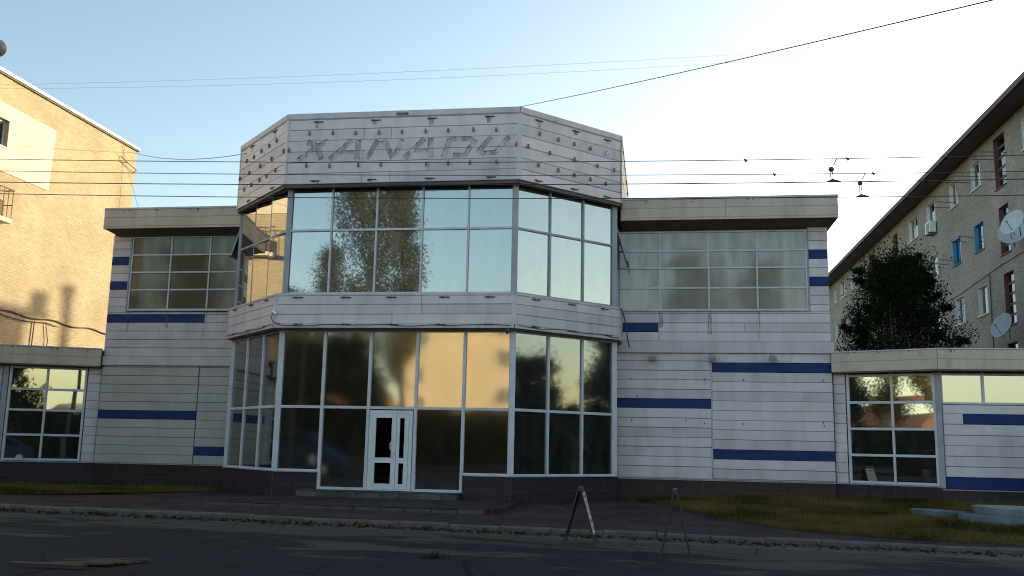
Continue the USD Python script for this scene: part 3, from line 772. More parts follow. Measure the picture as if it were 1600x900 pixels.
for z0, z1, x0, x1, ll, bl in ((1.0, 4.66, RX0, 1.60, lowl_b, (3.17,)), (1.0, 4.66, 1.63, RX1, lowl, (4.24, 1.73))):
    clad(wr, *WR, X(x0), X(x1), z0, z1, ll, 'cladding', blue=bl)
obj('joint_cover', segbox(*WR, X(1.60), X(1.63), 1.0, 4.66, 0.02, 0.062, 0.004), 'cladding_grey', wr)
# left wing
wl = wall_part('wing_cladding', segbox(*WL, 0, LX1 - LX0, 4.47, 4.50, 0.0, 0.02), 'backing')
XL = lambda x: x - LX0
for z0, z1 in zip([4.47] + [z for z in [upl[0] - 0.2725] + upl if 4.6 < z < 5.9], [z for z in [upl[0] - 0.2725] + upl if 4.6 < z < 5.9] + [5.90]):
    bl = 5.5 < z0 < 5.62
    cuts = (LX0, -14.33, LX1) if bl else ((LX0, -15.2, LX1) if int(z0 * 10) % 2 else (LX0, LX1))
    for a, b in zip(cuts[:-1], cuts[1:]):
        clad(wl, *WL, XL(a), XL(b), z0, z1, [], 'cladding_grey', blue=((z0 + z1) / 2,) if (bl and a == LX0) else ())
clad(wl, *WL, 0, XL(-17.10), 5.90, 8.46, upl, 'cladding', blue=(7.60, 6.78))
obj('cornice', segbox(*WL, -0.06, LX1 - LX0, 4.17, 4.46, 0.0, 0.12, 0.01), 'cladding_grey', wl)
ll = [2.735 - 0.2755 * k for k in range(-6, 8)]
for x0, x1, bl in ((LX0, -14.385, (2.60,)), (-14.365, LX1, (1.50,))):
    clad(wl, *WL, XL(x0), XL(x1), 1.08, 4.17, ll, 'cladding_beige', blue=bl)
# wing windows
rw_u = [X(-1.12), X(0.15), X(1.58), X(2.99), X(4.41)]
ZW = [5.95, 6.61, 7.22, 7.74, 8.33]
window((RX0, WY - 0.02), (RX1, WY - 0.02), 5.93, 8.36, rw_u, ZW, 'film_grey', 0.05, out=(-0.02, 0.035), tilt=0.003)
lw_u = [XL(-17.02), XL(-15.65), XL(-14.30), XL(-12.95)]
window((LX0, WY - 0.02), (LX1, WY - 0.02), 5.97, 8.42, lw_u, [5.99, 6.64, 7.22, 7.80, 8.40], 'film_olive', 0.05, out=(-0.02, 0.035), tilt=0.003)
obj('window_sill', segbox(*WR, X(-1.1), X(4.46), 5.90, 5.93, 0.0, 0.09), 'alu_frame_dark', shop)
obj('window_sill', segbox(*WL, XL(-17.1), XL(LX1), 5.93, 5.96, 0.0, 0.09), 'alu_frame_dark', shop)
obj('window_reveal', segbox(*WR, X(4.44), X(4.468), 5.9, 8.40, 0.0, 0.075), 'alu_frame_dark', shop)
obj('window_reveal', segbox(*WL, XL(-17.098), XL(-17.05), 5.9, 8.45, 0.0, 0.075), 'alu_frame_dark', shop)


for p, L_, ulist, z0 in ((WR, wr, rw_u, 5.895), (WL, wl, lw_u, 5.895)):
    for u in ulist[:-1]:
        for q in (-0.05, 0.02):
            obj('dirt_run', segbox(*p, u + q, u + q + rng.uniform(.03, .07), z0 - rng.uniform(.45, .85), z0, 0.0552, 0.0558), 'grime', L_)

# wing roofs: overhanging beam with a sloping soffit
def roof_beam(x0, x1, xi0, xi1, ytop=27.8, nm='wing_parapet', mat='cladding_cream', cut=None):
    yb = 37.0
    rp = wall_part(nm, hull([[x0 + 0.03, ytop + 0.03, 8.57], [x1 - 0.03, ytop + 0.03, 8.57], [x0 + 0.03, ytop + 0.03, 9.15], [x1 - 0.03, ytop + 0.03, 9.15], [x0 + .03, yb, 8.57], [x1 - .03, yb, 8.57], [x0 + .03, yb, 9.15], [x1 - .03, yb, 9.15]]), 'roof_felt')
    obj('soffit', hull([[x0, ytop, 8.565], [x1, ytop, 8.565], [x0, yb - .1, 8.565], [x1, yb - .1, 8.565], [xi0, WY - 0.02, 8.40], [xi1, WY - 0.02, 8.40], [xi0, yb - .1, 8.40], [xi1, yb - .1, 8.40]]), 'soffit', rp)
    p0, p1 = (x0, ytop), (x1, ytop)
    L = x1 - x0
    cuts = cut or (0, L)
    for z0, z1 in ((8.545, 8.62), (8.62, 8.91), (8.91, 9.17)):
        for a, b in zip(cuts[:-1], cuts[1:]):
            obj('fascia_panel', segbox(p0, p1, a + .004, b - .004, z0 + .003, z1 - .003, -0.02, 0.015 + rng.uniform(-.003, .003), 0.004), mat, rp)
    obj('coping', segbox(p0, p1, 0, L, 9.175, 9.235, -0.25, 0.03, 0.006), 'cladding_grey', rp)
    for (a, b) in (((x1, ytop), (x1, yb)), ((x0, yb), (x0, ytop))):
        for z0, z1 in ((8.545, 8.91), (8.91, 9.17)):
            obj('fascia_panel', segbox(a, b, 0.0, yb - ytop, z0 + .003, z1 - .003, -0.02, 0.015, 0.004), mat, rp)
        obj('coping', segbox(a, b, 0, yb - ytop, 9.175, 9.233, -0.25, 0.03, 0.006), 'cladding_grey', rp)
    for i in range(4):
        u = 0.5 + i * L / 4 + rng.normal(0, .1)
        for q in (0, .13, .3):
            obj('dirt_run', segbox(p0, p1, u + q, u + q + rng.uniform(.03, .1), 9.17 - rng.uniform(0.02, 0.12), 9.165, 0.0185, 0.0192), 'grime_dark', rp)
    return rp


roof_beam(-1.0, 5.23, -1.0, 5.04, cut=(0, 3.05, 6.23))
roof_beam(-17.72, -12.97, -17.5, -12.97, cut=(0, 4.75))
# plinths of the wings
plinth(*WL, 0.0, XL(-12.9), 0.26, 1.05, 0.40, 2, 0.03)
plinth(*WR, X(-1.1), X(RX1), 0.34, 0.97, 0.40, 2, 0.03)
# spotlights below the right cornice
for x in (-0.09, 1.64, 3.36):
    s = obj('spotlight', cat_([box(x - .05, x + .05, 28.30, 28.44, 4.52, 4.61), rot(box(x - .10, x + .10, 28.17, 28.36, 4.44, 4.53), 0.35, [1, 0, 0], (x, 28.27, 4.5))]), 'lamp_grey', shop)
# small wall fixings on the lower right cladding
for (x, z) in ((-0.75, 3.86), (1.40, 3.86), (2.52, 3.86), (4.75, 3.86), (-0.72, 2.66), (0.86, 2.66), (1.38, 2.58), (2.47, 2.58), (4.72, 2.66), (4.74, 2.55), (-0.55, 3.35)):
    obj('wall_fixing', segbox(*WR, X(x), X(x) + 0.03, z, z + 0.05, 0.045, 0.075), 'dark_metal', shop)
# dents in the sheet: four crumpled planks near the ground, each a bulging sheet over its plank
for k, (z0, z1) in enumerate(((1.03, 1.35), (1.36, 1.635), (1.64, 1.91), (1.92, 2.19))):
    us_, zs_ = np.linspace(X(-1.08), X(1.59), 46), np.linspace(z0 + .006, z1 - .006, 8)
    U, Z = np.meshgrid(us_, zs_)
    amp = (0.016, 0.022, 0.020, 0.010)[k]
    fx = np.clip((U - 0.2) / 0.5, 0, 1) * np.clip((2.75 - U) / 0.4, 0, 1)
    nz = fbm(np.column_stack([U.ravel() * 2.2, Z.ravel() * 3.4, np.full(U.size, 3.7 + 0 * k)])).reshape(U.shape)
    nz2 = fbm(np.column_stack([U.ravel() * 6.0, Z.ravel() * 8.0, np.full(U.size, 9.0)])).reshape(U.shape)
    o = 0.060 + amp * fx * (0.6 + 1.5 * nz + 0.4 * nz2)
    vv = np.stack([RX0 + U, WY - o, Z], -1).reshape(-1, 3)
    ff = []
    for j in range(7):
        for i in range(45):
            a = j * 46 + i
            ff += [[a, a + 1, a + 47], [a, a + 47, a + 46]]
    n0 = len(vv)
    rim = np.vstack([vv[:46], vv[-46:]]) * [1, 0, 1] + [0, WY - 0.05, 0]
    for i in range(45):
        ff += [[i, n0 + i + 1, i + 1], [i, n0 + i, n0 + i + 1], [7 * 46 + i, 7 * 46 + i + 1, n0 + 47 + i], [7 * 46 + i, n0 + 47 + i, n0 + 46 + i]]
    obj('dented_panel', trimesh.Trimesh(np.vstack([vv, rim]), ff, process=False), ('cladding', 'cladding_pale')[k % 2], wr, smooth=50, label='white cladding panel dented near the ground')
obj('security_camera', cat_([move(rot(lathe([[0, -0.09], [0.04, -0.09], [0.045, 0.07], [0.03, 0.09], [0, 0.09]], 10), math.radians(70), [1, 0.3, 0]), -3.85, 24.55, 4.82), box(-3.88, -3.84, 24.55, 24.66, 4.84, 4.90)]), 'dark_metal', shop, smooth=30)
obj('security_camera', cat_([move(rot(lathe([[0, -0.08], [0.035, -0.08], [0.04, 0.06], [0.025, 0.08], [0, 0.08]], 10), math.radians(-60), [0, 1, 0.2]), -10.33, 24.52, 5.33), box(-10.36, -10.32, 24.54, 24.66, 5.35, 5.41)]), 'galvanised', shop, smooth=30)
obj('loose_cable', tube([(-10.40, 24.58, 5.35), (-10.42, 24.56, 5.18), (-10.36, 24.55, 5.06), (-10.26, 24.56, 5.03), (-10.18, 24.58, 5.04)], 0.012, 5), 'wire_black', shop)

# --- low annexes left and right: a canted facet, then a facet parallel to the street
RA = [(5.06, 28.62), (7.62, 27.55), (13.4, 27.55)]
LA = [(-23.4, 27.55), (-20.42, 27.55), (-17.80, 28.62)]
wall_part('annex_wall', prism([(5.05, 28.75), (7.63, 27.68), (13.4, 27.68), (13.4, 32.5), (5.05, 32.5)], 0.2, 4.15), 'interior')
wall_part('annex_wall', prism([(-23.4, 27.68), (-20.43, 27.68), (-17.78, 28.75), (-17.78, 32.5), (-23.4, 32.5)], 0.2, 4.15), 'interior')


def annex_roof(pts):
    rp = wall_part('annex_parapet', prism(pts + [(pts[-1][0], 33), (pts[0][0], 33)], 4.13, 4.64), 'roof_felt')
    for a, b in zip(pts[:-1], pts[1:]):
        L = math.hypot(b[0] - a[0], b[1] - a[1])
        for z0, z1 in ((4.12, 4.40), (4.40, 4.66)):
            obj('fascia_panel', segbox(a, b, .003, L - .003, z0 + .003, z1 - .003, -0.02, 0.02 + rng.uniform(-.003, .003), 0.004), 'cladding_cream', rp)
        obj('coping', segbox(a, b, 0, L, 4.664, 4.70, -0.25, 0.035, 0.006), 'cladding_grey', rp)
        obj('soffit', segbox(a, b, 0, L, 4.085, 4.118, -0.62, 0.01), 'soffit', rp)
        for i in range(3):
            u = 0.3 + i * L / 3 + rng.normal(0, .1)
            for q in (0, .13, .3):
                obj('dirt_run', segbox(a, b, u + q, u + q + rng.uniform(.03, .1), 4.65 - rng.uniform(0.02, 0.1), 4.655, 0.0235, 0.0242), 'grime_dark', rp)


annex_roof([(5.0, 28.35), (7.55, 27.12), (13.4, 27.12)])
annex_roof([(-23.4, 27.12), (-20.35, 27.12), (-17.70, 28.30)])
L1 = math.hypot(RA[1][0] - RA[0][0], RA[1][1] - RA[0][1])
ra = wall_part('annex_cladding', segbox(RA[0], RA[1], 0.0, 0.1, 1.0, 1.03, -0.1, 0.0), 'backing')
clad(ra, RA[0], RA[1], 0.02, 0.36, 1.0, 4.08, [1.0 + 0.279 * k for k in range(12)], 'cladding')
window(RA[0], RA[1], 1.0, 4.08, [0.42, 1.60, L1 - 0.08], [1.04, 1.79, 2.52, 3.26, 4.02], 'glass_annex', 0.07, tilt=0.006, mull=0.06)
obj('corner_post', segbox(RA[0], RA[1], L1 - 0.04, L1 + 0.10, 0.95, 4.08, -0.06, 0.06), 'alu_frame_dark', shop)
window(RA[1], RA[2], 3.20, 4.08, [0.10, 1.18, 2.4, 3.6, 4.8, 5.7], [3.23, 4.02], 'glass_annex', 0.06)
wall_part('annex_wall', segbox(RA[1], RA[2], 0.08, 5.7, 0.9, 3.2, -0.12, 0.0), 'backing')
al = [0.93, 1.255, 1.53, 1.81, 2.09, 2.37, 2.665, 2.945, 3.19]
for k, (z0, z1) in enumerate(zip(al[:-1], al[1:])):
    if k == 0:
        segs = [(0.10, 5.7, True)]
    elif k == 6:
        segs = [(0.10, 0.62, False), (0.62, 2.3, True), (2.3, 5.7, False)]
    elif k == 3:
        segs = [(0.10, 2.35, False), (2.35, 3.9, True), (3.9, 5.7, False)]
    else:
        segs = [(0.10, 2.6, False), (2.6, 5.7, False)]
    for a, b, bl in segs:
        clad(ra, RA[1], RA[2], a, b, z0, z1, [], 'cladding', blue=((z0 + z1) / 2,) if bl else ())
plinth(RA[0], RA[1], 0.0, L1, 0.40, 0.97, 0.40, 2, 0.03)
plinth(RA[1], RA[2], 0.0, 5.78, 0.45, 0.90, 0.40, 2, 0.03)
L2 = math.hypot(LA[2][0] - LA[1][0], LA[2][1] - LA[1][1])
la = wall_part('annex_cladding', segbox(LA[1], LA[2], L2 - 0.1, L2, 1.05, 1.08, -0.1, 0.0), 'backing')
clad(la, LA[1], LA[2], L2 - 0.42, L2 - 0.02, 1.08, 4.08, [1.08 + 0.279 * k for k in range(12)], 'cladding')
window(LA[1], LA[2], 1.08, 4.08, [0.12, 1.20, L2 - 0.48], [1.13, 1.90, 2.68, 3.34, 4.03], 'glass_annex', 0.07, tilt=0.006, mull=0.06)
obj('corner_post', segbox(LA[1], LA[2], -0.10, 0.06, 1.0, 4.08, -0.06, 0.06), 'alu_frame_dark', shop)
for k in range(11):
    clad(la, LA[0], LA[1], 0.0, 2.85, 1.08 + 0.273 * k, 1.08 + 0.273 * (k + 1), [], 'cladding', blue=(1.08 + 0.273 * k + 0.1365,) if k == 6 else ())
plinth(LA[1], LA[2], 0.0, L2, 0.26, 1.05, 0.40, 2, 0.03)
plinth(LA[0], LA[1], 0.0, 2.97, 0.26, 1.05, 0.40, 2, 0.03)

# ---------------------------------------------------------------- brick apartment block on the right
AX = 14.0
apt = thing('apartment_block', 'long grey brick apartment block with brown eaves on the right behind the shop', 'building')
sc = 1.077
wins = []


def W4(y0, y1, z0, z1, kind):
    wins.append((y0 * sc, y1 * sc, 1.8 + (z0 - 1.8) * sc, 1.8 + (z1 - 1.8) * sc, kind))


W4(36.6, 37.8, 11.92, 13.95, 'stair')
W4(36.65, 37.68, 9.35, 11.2, 'stair')
W4(36.55, 37.62, 6.65, 8.62, 'stair')
W4(36.6, 37.65, 4.0, 6.0, 'stair')
for z0, z1, kinds in ((12.62, 13.75, ['w', 'w', 'w', 'w', 'w', 'm', 'w', 'm', 'm', 'w', 'w', 'w']), (10.03, 11.17, ['w', 'b', 'b', 'w', 'w', 'm', 'w', 'm', 'w', 'w', 'm', 'w']),
                      (7.42, 8.60, ['m', 'w', 'w', 'w', 'm', 'w', 'w', 'm', 'w', 'w', 'm', 'w']), (4.85, 6.0, ['w', 'w', 'm', 'w', 'm', 'w', 'w', 'm', 'w', 'w', 'm', 'w'])):
    for (y0, y1), kd in zip(((33.9, 34.9), (39.4, 40.58), (42.33, 43.5), (45.65, 47.2), (48.8, 50.5), (52.8, 53.9), (55.4, 56.6), (58.4, 59.6), (61.6, 62.8), (64.6, 65.7), (67.5, 69.2), (70.4, 71.6)), kinds):
        W4(y0, y1, z0, z1, kd)
AY0, AY1, AZ = 35.0, 81.72, 15.15
solid = manifold3d.Manifold.cube([12.0, AY1 - AY0, AZ]).translate([AX, AY0, 0])
cut = [manifold3d.Manifold.cube([0.32, y1 - y0, z1 - z0]).translate([AX - 0.1, y0, z0]) for y0, y1, z0, z1, k in wins]
solid = solid - manifold3d.Manifold.batch_boolean(cut, manifold3d.OpType.Add)
obj('wall', solid, 'brick_grey', apt)
ev = obj('roof', hull([[AX - 0.9, AY0 - .6, 15.28], [26.9, AY0 - .6, 15.28], [AX - 0.9, AY1 + .3, 15.28], [26.9, AY1 + .3, 15.28], [AX - .9, AY0 - .6, 15.42], [26.9, AY0 - .6, 15.42], [AX - .9, AY1 + .3, 15.42], [26.9, AY1 + .3, 15.42], [20, AY0 + 2, 16.0], [20, AY1 - 2, 16.0]]), 'roof_slate', apt)
obj('eave', box(AX - 0.86, 26.8, AY0 - .55, AY1 + .25, 15.16, 15.275), 'eave_brown', ev)
obj('gutter', box(AX - 0.97, AX - 0.905, AY0 - .6, AY1 + .3, 15.18, 15.40), 'eave_brown', ev)
obj('chimney', box(AX - .85, AX - .35, AY1 - 0.30, AY1 + 0.15, 15.3, 16.25), 'brick_grey', ev)
obj('end_parapet', box(AX - .34, AX + 3, AY1 - 0.15, AY1 + .3, 15.42, 15.66), 'brick_grey', ev)
for i, (y0, y1, z0, z1, kd) in enumerate(wins):
    col = {'w': 'white_paint', 'b': 'blue_paint', 'm': 'maroon_paint', 'stair': 'maroon_paint'}[kd]
    rev = {'w': 'reveal_white', 'b': 'blue_paint', 'm': 'reveal_brown', 'stair': 'maroon_paint'}[kd]
    xf = AX + 0.13
    bars = [box(xf, xf + .06, y0, y0 + .07, z0, z1), box(xf, xf + .06, y1 - .07, y1, z0, z1), box(xf, xf + .06, y0 + .07, y1 - .07, z0, z0 + .07), box(xf, xf + .06, y0 + .07, y1 - .07, z1 - .07, z1)]
    ym = y0 + (y1 - y0) * (0.38 if i % 2 else 0.55)
    bars.append(box(xf - .005, xf + .055, ym - .03, ym + .03, z0 + .07, z1 - .07))
    if kd == 'stair':
        bars = bars[:4] + [box(xf, xf + .05, y0 + .07, y1 - .07, z0 + (z1 - z0) * q - .05, z0 + (z1 - z0) * q + .05) for q in (.2, .4, .6, .8)]
    w_ = obj('window', cat_(bars), col, apt)
    obj('pane', box(xf + .02, xf + .03, y0 + .06, y1 - .06, z0 + .06, z1 - .06), 'glass_plain', w_)
    obj('reveal', cat_([box(AX + .004, xf, y0 + .001, y0 + .03, z0, z1), box(AX + .004, xf, y1 - .03, y1 - .001, z0, z1), box(AX + .004, xf, y0 + .03, y1 - .03, z1 - .03, z1 - .001)]), rev, w_)
    obj('sill', box(AX - .06, xf, y0 - .04, y1 + .04, z0 - .035, z0 - .002), 'galvanised' if kd == 'w' else 'reveal_brown', w_)
    obj('dark_room', box(xf + .065, xf + .075, y0 + .002, y1 - .002, z0 + .002, z1 - .002), 'interior' if i % 3 else 'curtain', w_)
# laundry brackets at some sills
for (y, z, l) in ((39.6, 13.3, 1.1), (42.6, 13.0, 0.9), (40.6, 11.0, 0.7), (43.5, 10.6, 0.6), (36.4, 13.3, 1.0)):
    y, z = y * sc, 1.8 + (z - 1.8) * sc
    obj('laundry_bracket', cat_([tube([(AX, y, z - .3), (AX - l, y, z - .25)], 0.018, 4), tube([(AX, y + 1.0, z - .3), (AX - l, y + 1.0, z - .25)], 0.018, 4), tube([(AX - l, y, z - .25), (AX - l, y + 1.0, z - .25)], 0.012, 4)]), 'dark_metal', apt)
obj('wall_cable', tube([(AX - .03, 39.0 * sc + .02 * k, 9.4 - k) for k in range(8)], 0.02, 4), 'wire_black', apt)
obj('wall_cable', tube([(AX - .03, 36.5 + k * 2.2, 9.6 - .07 * k + .08 * math.sin(k)) for k in range(9)], 0.015, 4), 'wire_black', apt)

stack = obj('boiler_chimney', move(lathe([[0, 0], [0.28, 0], [0.24, 16.2], [0.24, 16.5], [0.33, 16.5], [0.33, 16.8], [0, 16.8]], 14), AX - .55, AY1 + 1.80, 0), 'brick_grey')
tag(stack, 'slender boiler chimney beyond the far end of the grey apartment block', 'chimney')

# air conditioner under a white window
ac = thing('air_conditioner', 'white air conditioner box under a white window of the grey apartment block', 'air conditioner', (AX, 45.95 * sc, 12.9))
obj('casing', box(-0.36, -0.06, -0.42, 0.42, 0.0, 0.58), 'white_paint', ac)
obj('grille', cat_([box(-0.372, -0.362, -0.33, 0.23, 0.05 + .06 * k, 0.08 + .06 * k) for k in range(8)]), 'dark_metal', ac)
obj('bracket', cat_([box(-0.42, 0, -0.35, -0.31, -0.06, -0.005), box(-0.42, 0, 0.31, 0.35, -0.06, -0.005)]), 'dark_metal', ac)


def dish(loc, az, label, size=0.5):
    d = thing('satellite_dish', label, 'satellite dish', loc, az)
    prof = [[r, 0.32 * r * r / size] for r in np.linspace(0, size, 8)]
    back = [[r, 0.32 * r * r / size - 0.02] for r in np.linspace(size, 0, 8)]
    m = rot(lathe(prof + back, 26), math.radians(-68), [1, 0, 0])        # opens toward +y in its own frame
    obj('reflector', m, 'dish_grey', d, smooth=40)
    f_ = np.array([0, 0.62 * size * 1.3, 0.05])
    obj('feed_arm', cat_([tube([(0, 0.02, -size * .85), f_], 0.012, 5)]), 'dark_metal', d)
    obj('feed_horn', move(rot(lathe([[0, -.06], [.03, -.06], [.035, .05], [0, .05]], 8), math.radians(80), [1, 0, 0]), *f_), 'lamp_grey', d)
    obj('mount', cat_([tube([(0, -0.03, 0), (0, -0.22, -0.1), (0, -0.25, -0.45)], 0.022, 6)]), 'dark_metal', d)
    return d


dish((13.15, 36.55, 10.32), 118, 'large pale satellite dish, nearest of the pair at the upper stair window', 0.50)
dish((13.55, 37.95, 10.25), 150, 'darker satellite dish half behind the larger dish at the upper stair window', 0.52)
dish((13.25, 38.6, 6.75), 112, 'satellite dish alone below the lower stair window, just above the annex roof', 0.52)

# ---------------------------------------------------------------- sunlit brick apartment block on the left
LXW = -24.0
lb = thing('apartment_block', 'sunlit yellow brick apartment block at the left edge with a cream plaster patch', 'building')
k_ = LXW / -22.6
lwins = [(28.66 * k_ - .9, 29.17 * k_, 12.48, 13.52), (25.4, 26.9, 12.48, 13.7), (25.2, 26.7, 9.7, 11.0), (25.4, 26.9, 6.9, 8.2), (25.6, 26.9, 4.1, 5.4)]
lsol = manifold3d.Manifold.cube([12, 39.7 - 16.0, 15.12]).translate([LXW - 12, 16.0, 0]) - manifold3d.Manifold.batch_boolean(
    [manifold3d.Manifold.cube([0.4, b - a, d - c]).translate([LXW - .3, a, c]) for a, b, c, d in lwins], manifold3d.OpType.Add)
obj('wall', lsol, 'brick_yellow', lb)
rf = obj('roof', box(LXW - 12.1, LXW + .10, 15.9, 39.8, 15.122, 15.20), 'roof_slate', lb)
yy = 16.0
while yy < 39.75:
    y1 = min(yy + rng.uniform(2.4, 3.0), 39.82)
    obj('coping_sheet', hull([[LXW - .5, yy, 15.36 + rng.normal(0, .015)], [LXW + .14, yy, 15.30], [LXW + .16, yy, 15.17], [LXW - .5, yy, 15.2], [LXW - .5, y1 - .01, 15.36], [LXW + .14, y1 - .01, 15.30 + rng.normal(0, .012)], [LXW + .16, y1 - .01, 15.17], [LXW - .5, y1 - .01, 15.2]]), 'galvanised', rf)
    yy = y1
P = Polygon([(24.2, 11.55), (33.62, 11.55), (33.72, 14.1), (24.2, 14.1)])
for a, b, c, d in lwins:
    P = P.difference(Polygon([(a, c), (b, c), (b, d), (a, d)]))
m = trimesh.creation.extrude_polygon(P, 0.03)
v = m.vertices
obj('plaster_patch', trimesh.Trimesh(np.column_stack([LXW + v[:, 2] + .001, v[:, 0], v[:, 1]]), m.faces, process=False), 'plaster_cream', lb)
for a, b, c, d in lwins:
    xf = LXW - .2
    w_ = obj('window', cat_([box(xf, xf + .06, a, a + .07, c, d), box(xf, xf + .06, b - .07, b, c, d), box(xf, xf + .06, a + .07, b - .07, c, c + .07), box(xf, xf + .06, a + .07, b - .07, d - .07, d), box(xf, xf + .055, (a + b) / 2 - .03, (a + b) / 2 + .03, c + .07, d - .07)]), 'white_paint', lb)
    obj('pane', box(xf + .02, xf + .03, a + .06, b - .06, c + .06, d - .06), 'glass_plain', w_)
    obj('sill', box(xf + .06, LXW + .08, a - .05, b + .05, c - .04, c - .003), 'galvanised', w_)
    obj('curtain', box(xf - .08, xf - .06, a + .01, b - .01, c + .01, d - .01), 'curtain', w_)
bal = obj('balcony', box(LXW, LXW + .40, 28.6, 31.2, 9.62, 9.78), 'plaster_cream', lb)
for i in range(11):
    y = 28.65 + i * .25
    obj('railing_bar', box(LXW + .36, LXW + .38, y, y + .02, 9.78, 10.85), 'rust', bal)
obj('handrail', cat_([box(LXW + .35, LXW + .39, 28.6, 31.2, 10.85, 10.89), box(LXW + .02, LXW + .35, 31.16, 31.2, 10.85, 10.89), box(LXW + .02, LXW + .35, 31.16, 31.2, 10.3, 10.33)]), 'rust', bal)
for i in range(4):
    obj('balcony_clutter', box(LXW + .05, LXW + .3, 28.9 + .52 * i, 29.25 + .52 * i, 9.785, 10.4 + .25 * ((i * 7) % 3)), ('rust', 'old_wood', 'lamp_grey')[i % 3], bal)
obj('wall_cable', tube([(LXW + .05, y, 6.42 + .05 * math.sin(y * 2.4)) for y in np.linspace(28, 39.6, 50)], 0.028, 5), 'wire_black', lb)
obj('wall_cable', tube([(LXW + .06, y, 6.32 - .10 * abs(math.sin(y * 1.1))) for y in np.linspace(29, 35.0, 30)], 0.02, 5), 'wire_black', lb)
obj('wall_pipe', cat_([tube([(LXW + .06, 33.55, 6.3), (LXW + .06, 33.5, 4.5)], 0.025, 5), tube([(LXW + .06, 34.25, 6.3), (LXW + .08, 34.45, 5.6), (LXW + .06, 34.3, 4.5)], 0.018, 5)]), 'dark_metal', lb)
obj('wire_bracket', cat_([tube([(LXW, 39.5, 14.0), (LXW + .2, 39.5, 14.15), (LXW + .2, 38.6, 14.3), (LXW + .05, 38.4, 14.5)], 0.02, 5), tube([(LXW, 38.7, 14.28), (LXW + .22, 38.7, 14.3)], 0.018, 5)]), 'rust', lb)
obj('wall_cable', tube([(LXW + .04, 38.6, 15.1), (LXW + .04, 38.65, 11), (LXW + .04, 38.6, 7)], 0.006, 4), 'wire_black', lb)


# ---------------------------------------------------------------- trees
def leaves(centres, n_each, spread, size, r, flat=0.0):
    c = np.repeat(centres, n_each, 0)
    sp = np.repeat(np.broadcast_to(spread, (len(centres),)), n_each)[:, None]
    p = c + r.normal(0, 1, (len(c), 3)) * sp
    k = len(p)
    n = r.normal(0, 1, (k, 3)); n /= np.linalg.norm(n, axis=1, keepdims=True)
    a = np.cross(n, r.normal(0, 1, (k, 3))); a /= np.linalg.norm(a, axis=1, keepdims=True)
    b = np.cross(n, a)
    s = size * r.uniform(0.6, 1.3, (k, 1))
    v = np.stack([p - a * s, p + b * s * 0.45, p + a * s, p - b * s * 0.45], 1).reshape(-1, 3)
    i = np.arange(k)[:, None] * 4
    f = np.vstack([i + [0, 1, 2], i + [0, 2, 3]])
    return trimesh.Trimesh(v, f, process=False)


def poplar(name, label, loc, h, rad, base, seed, group=None, dens=1.0, whitewashed=False):
    r = np.random.default_rng(seed)
    t = thing(name, label, 'tree', loc, group=group)
    lean = r.normal(0, 0.02, 2)
    tp = [(lean[0] * z * z / 12 + .06 * math.sin(z * .5 + seed), lean[1] * z, z) for z in np.linspace(0, h * 0.9, 10)]
    tr = obj('trunk', tube(tp, np.linspace(0.34, 0.05, 10), 9), 'bark', t, smooth=True)
    if whitewashed:
        obj('whitewash', tube([(x, y, z) for x, y, z in tp[:2]], 0.37, 9), 'whitewash', tr, smooth=True)
    br, cen, spr = [], [], []
    for i in range(int(46 * dens)):
        z = base + (h - base) * (i + r.random()) / 46 / dens * 0.93
        q = (z - base) / (h - base)
        R_ = rad * (math.sin(math.pi * min(1, (q * 0.9 + 0.10))) ** 0.7) * r.uniform(0.55, 1.15)
        a = r.uniform(0, 2 * math.pi)
        rise = R_ * r.uniform(1.2, 2.2)
        p0 = np.array([np.interp(z, [x[2] for x in tp], [x[0] for x in tp]), np.interp(z, [x[2] for x in tp], [x[1] for x in tp]), z])
        p2 = p0 + [math.cos(a) * R_, math.sin(a) * R_, min(rise, h - z)]
        p1 = (p0 + p2) / 2 + [math.cos(a) * R_ * .12, math.sin(a) * R_ * .12, -R_ * .15]
        br.append(tube([p0, p1, p2], [0.07 * (1 - q) + .03, .035, .012], 4))
        for s in (0.35, 0.55, 0.75, 0.95):
            cen.append(p0 + (p2 - p0) * s + r.normal(0, .18, 3)); spr.append(0.26 + 0.13 * R_)
    tag(obj('branch', cat_(br), 'bark', tr), kind='stuff')
    obj('crown', leaves(np.array(cen), 165, np.array(spr), 0.10, r), 'leaf_poplar', t)
    return t


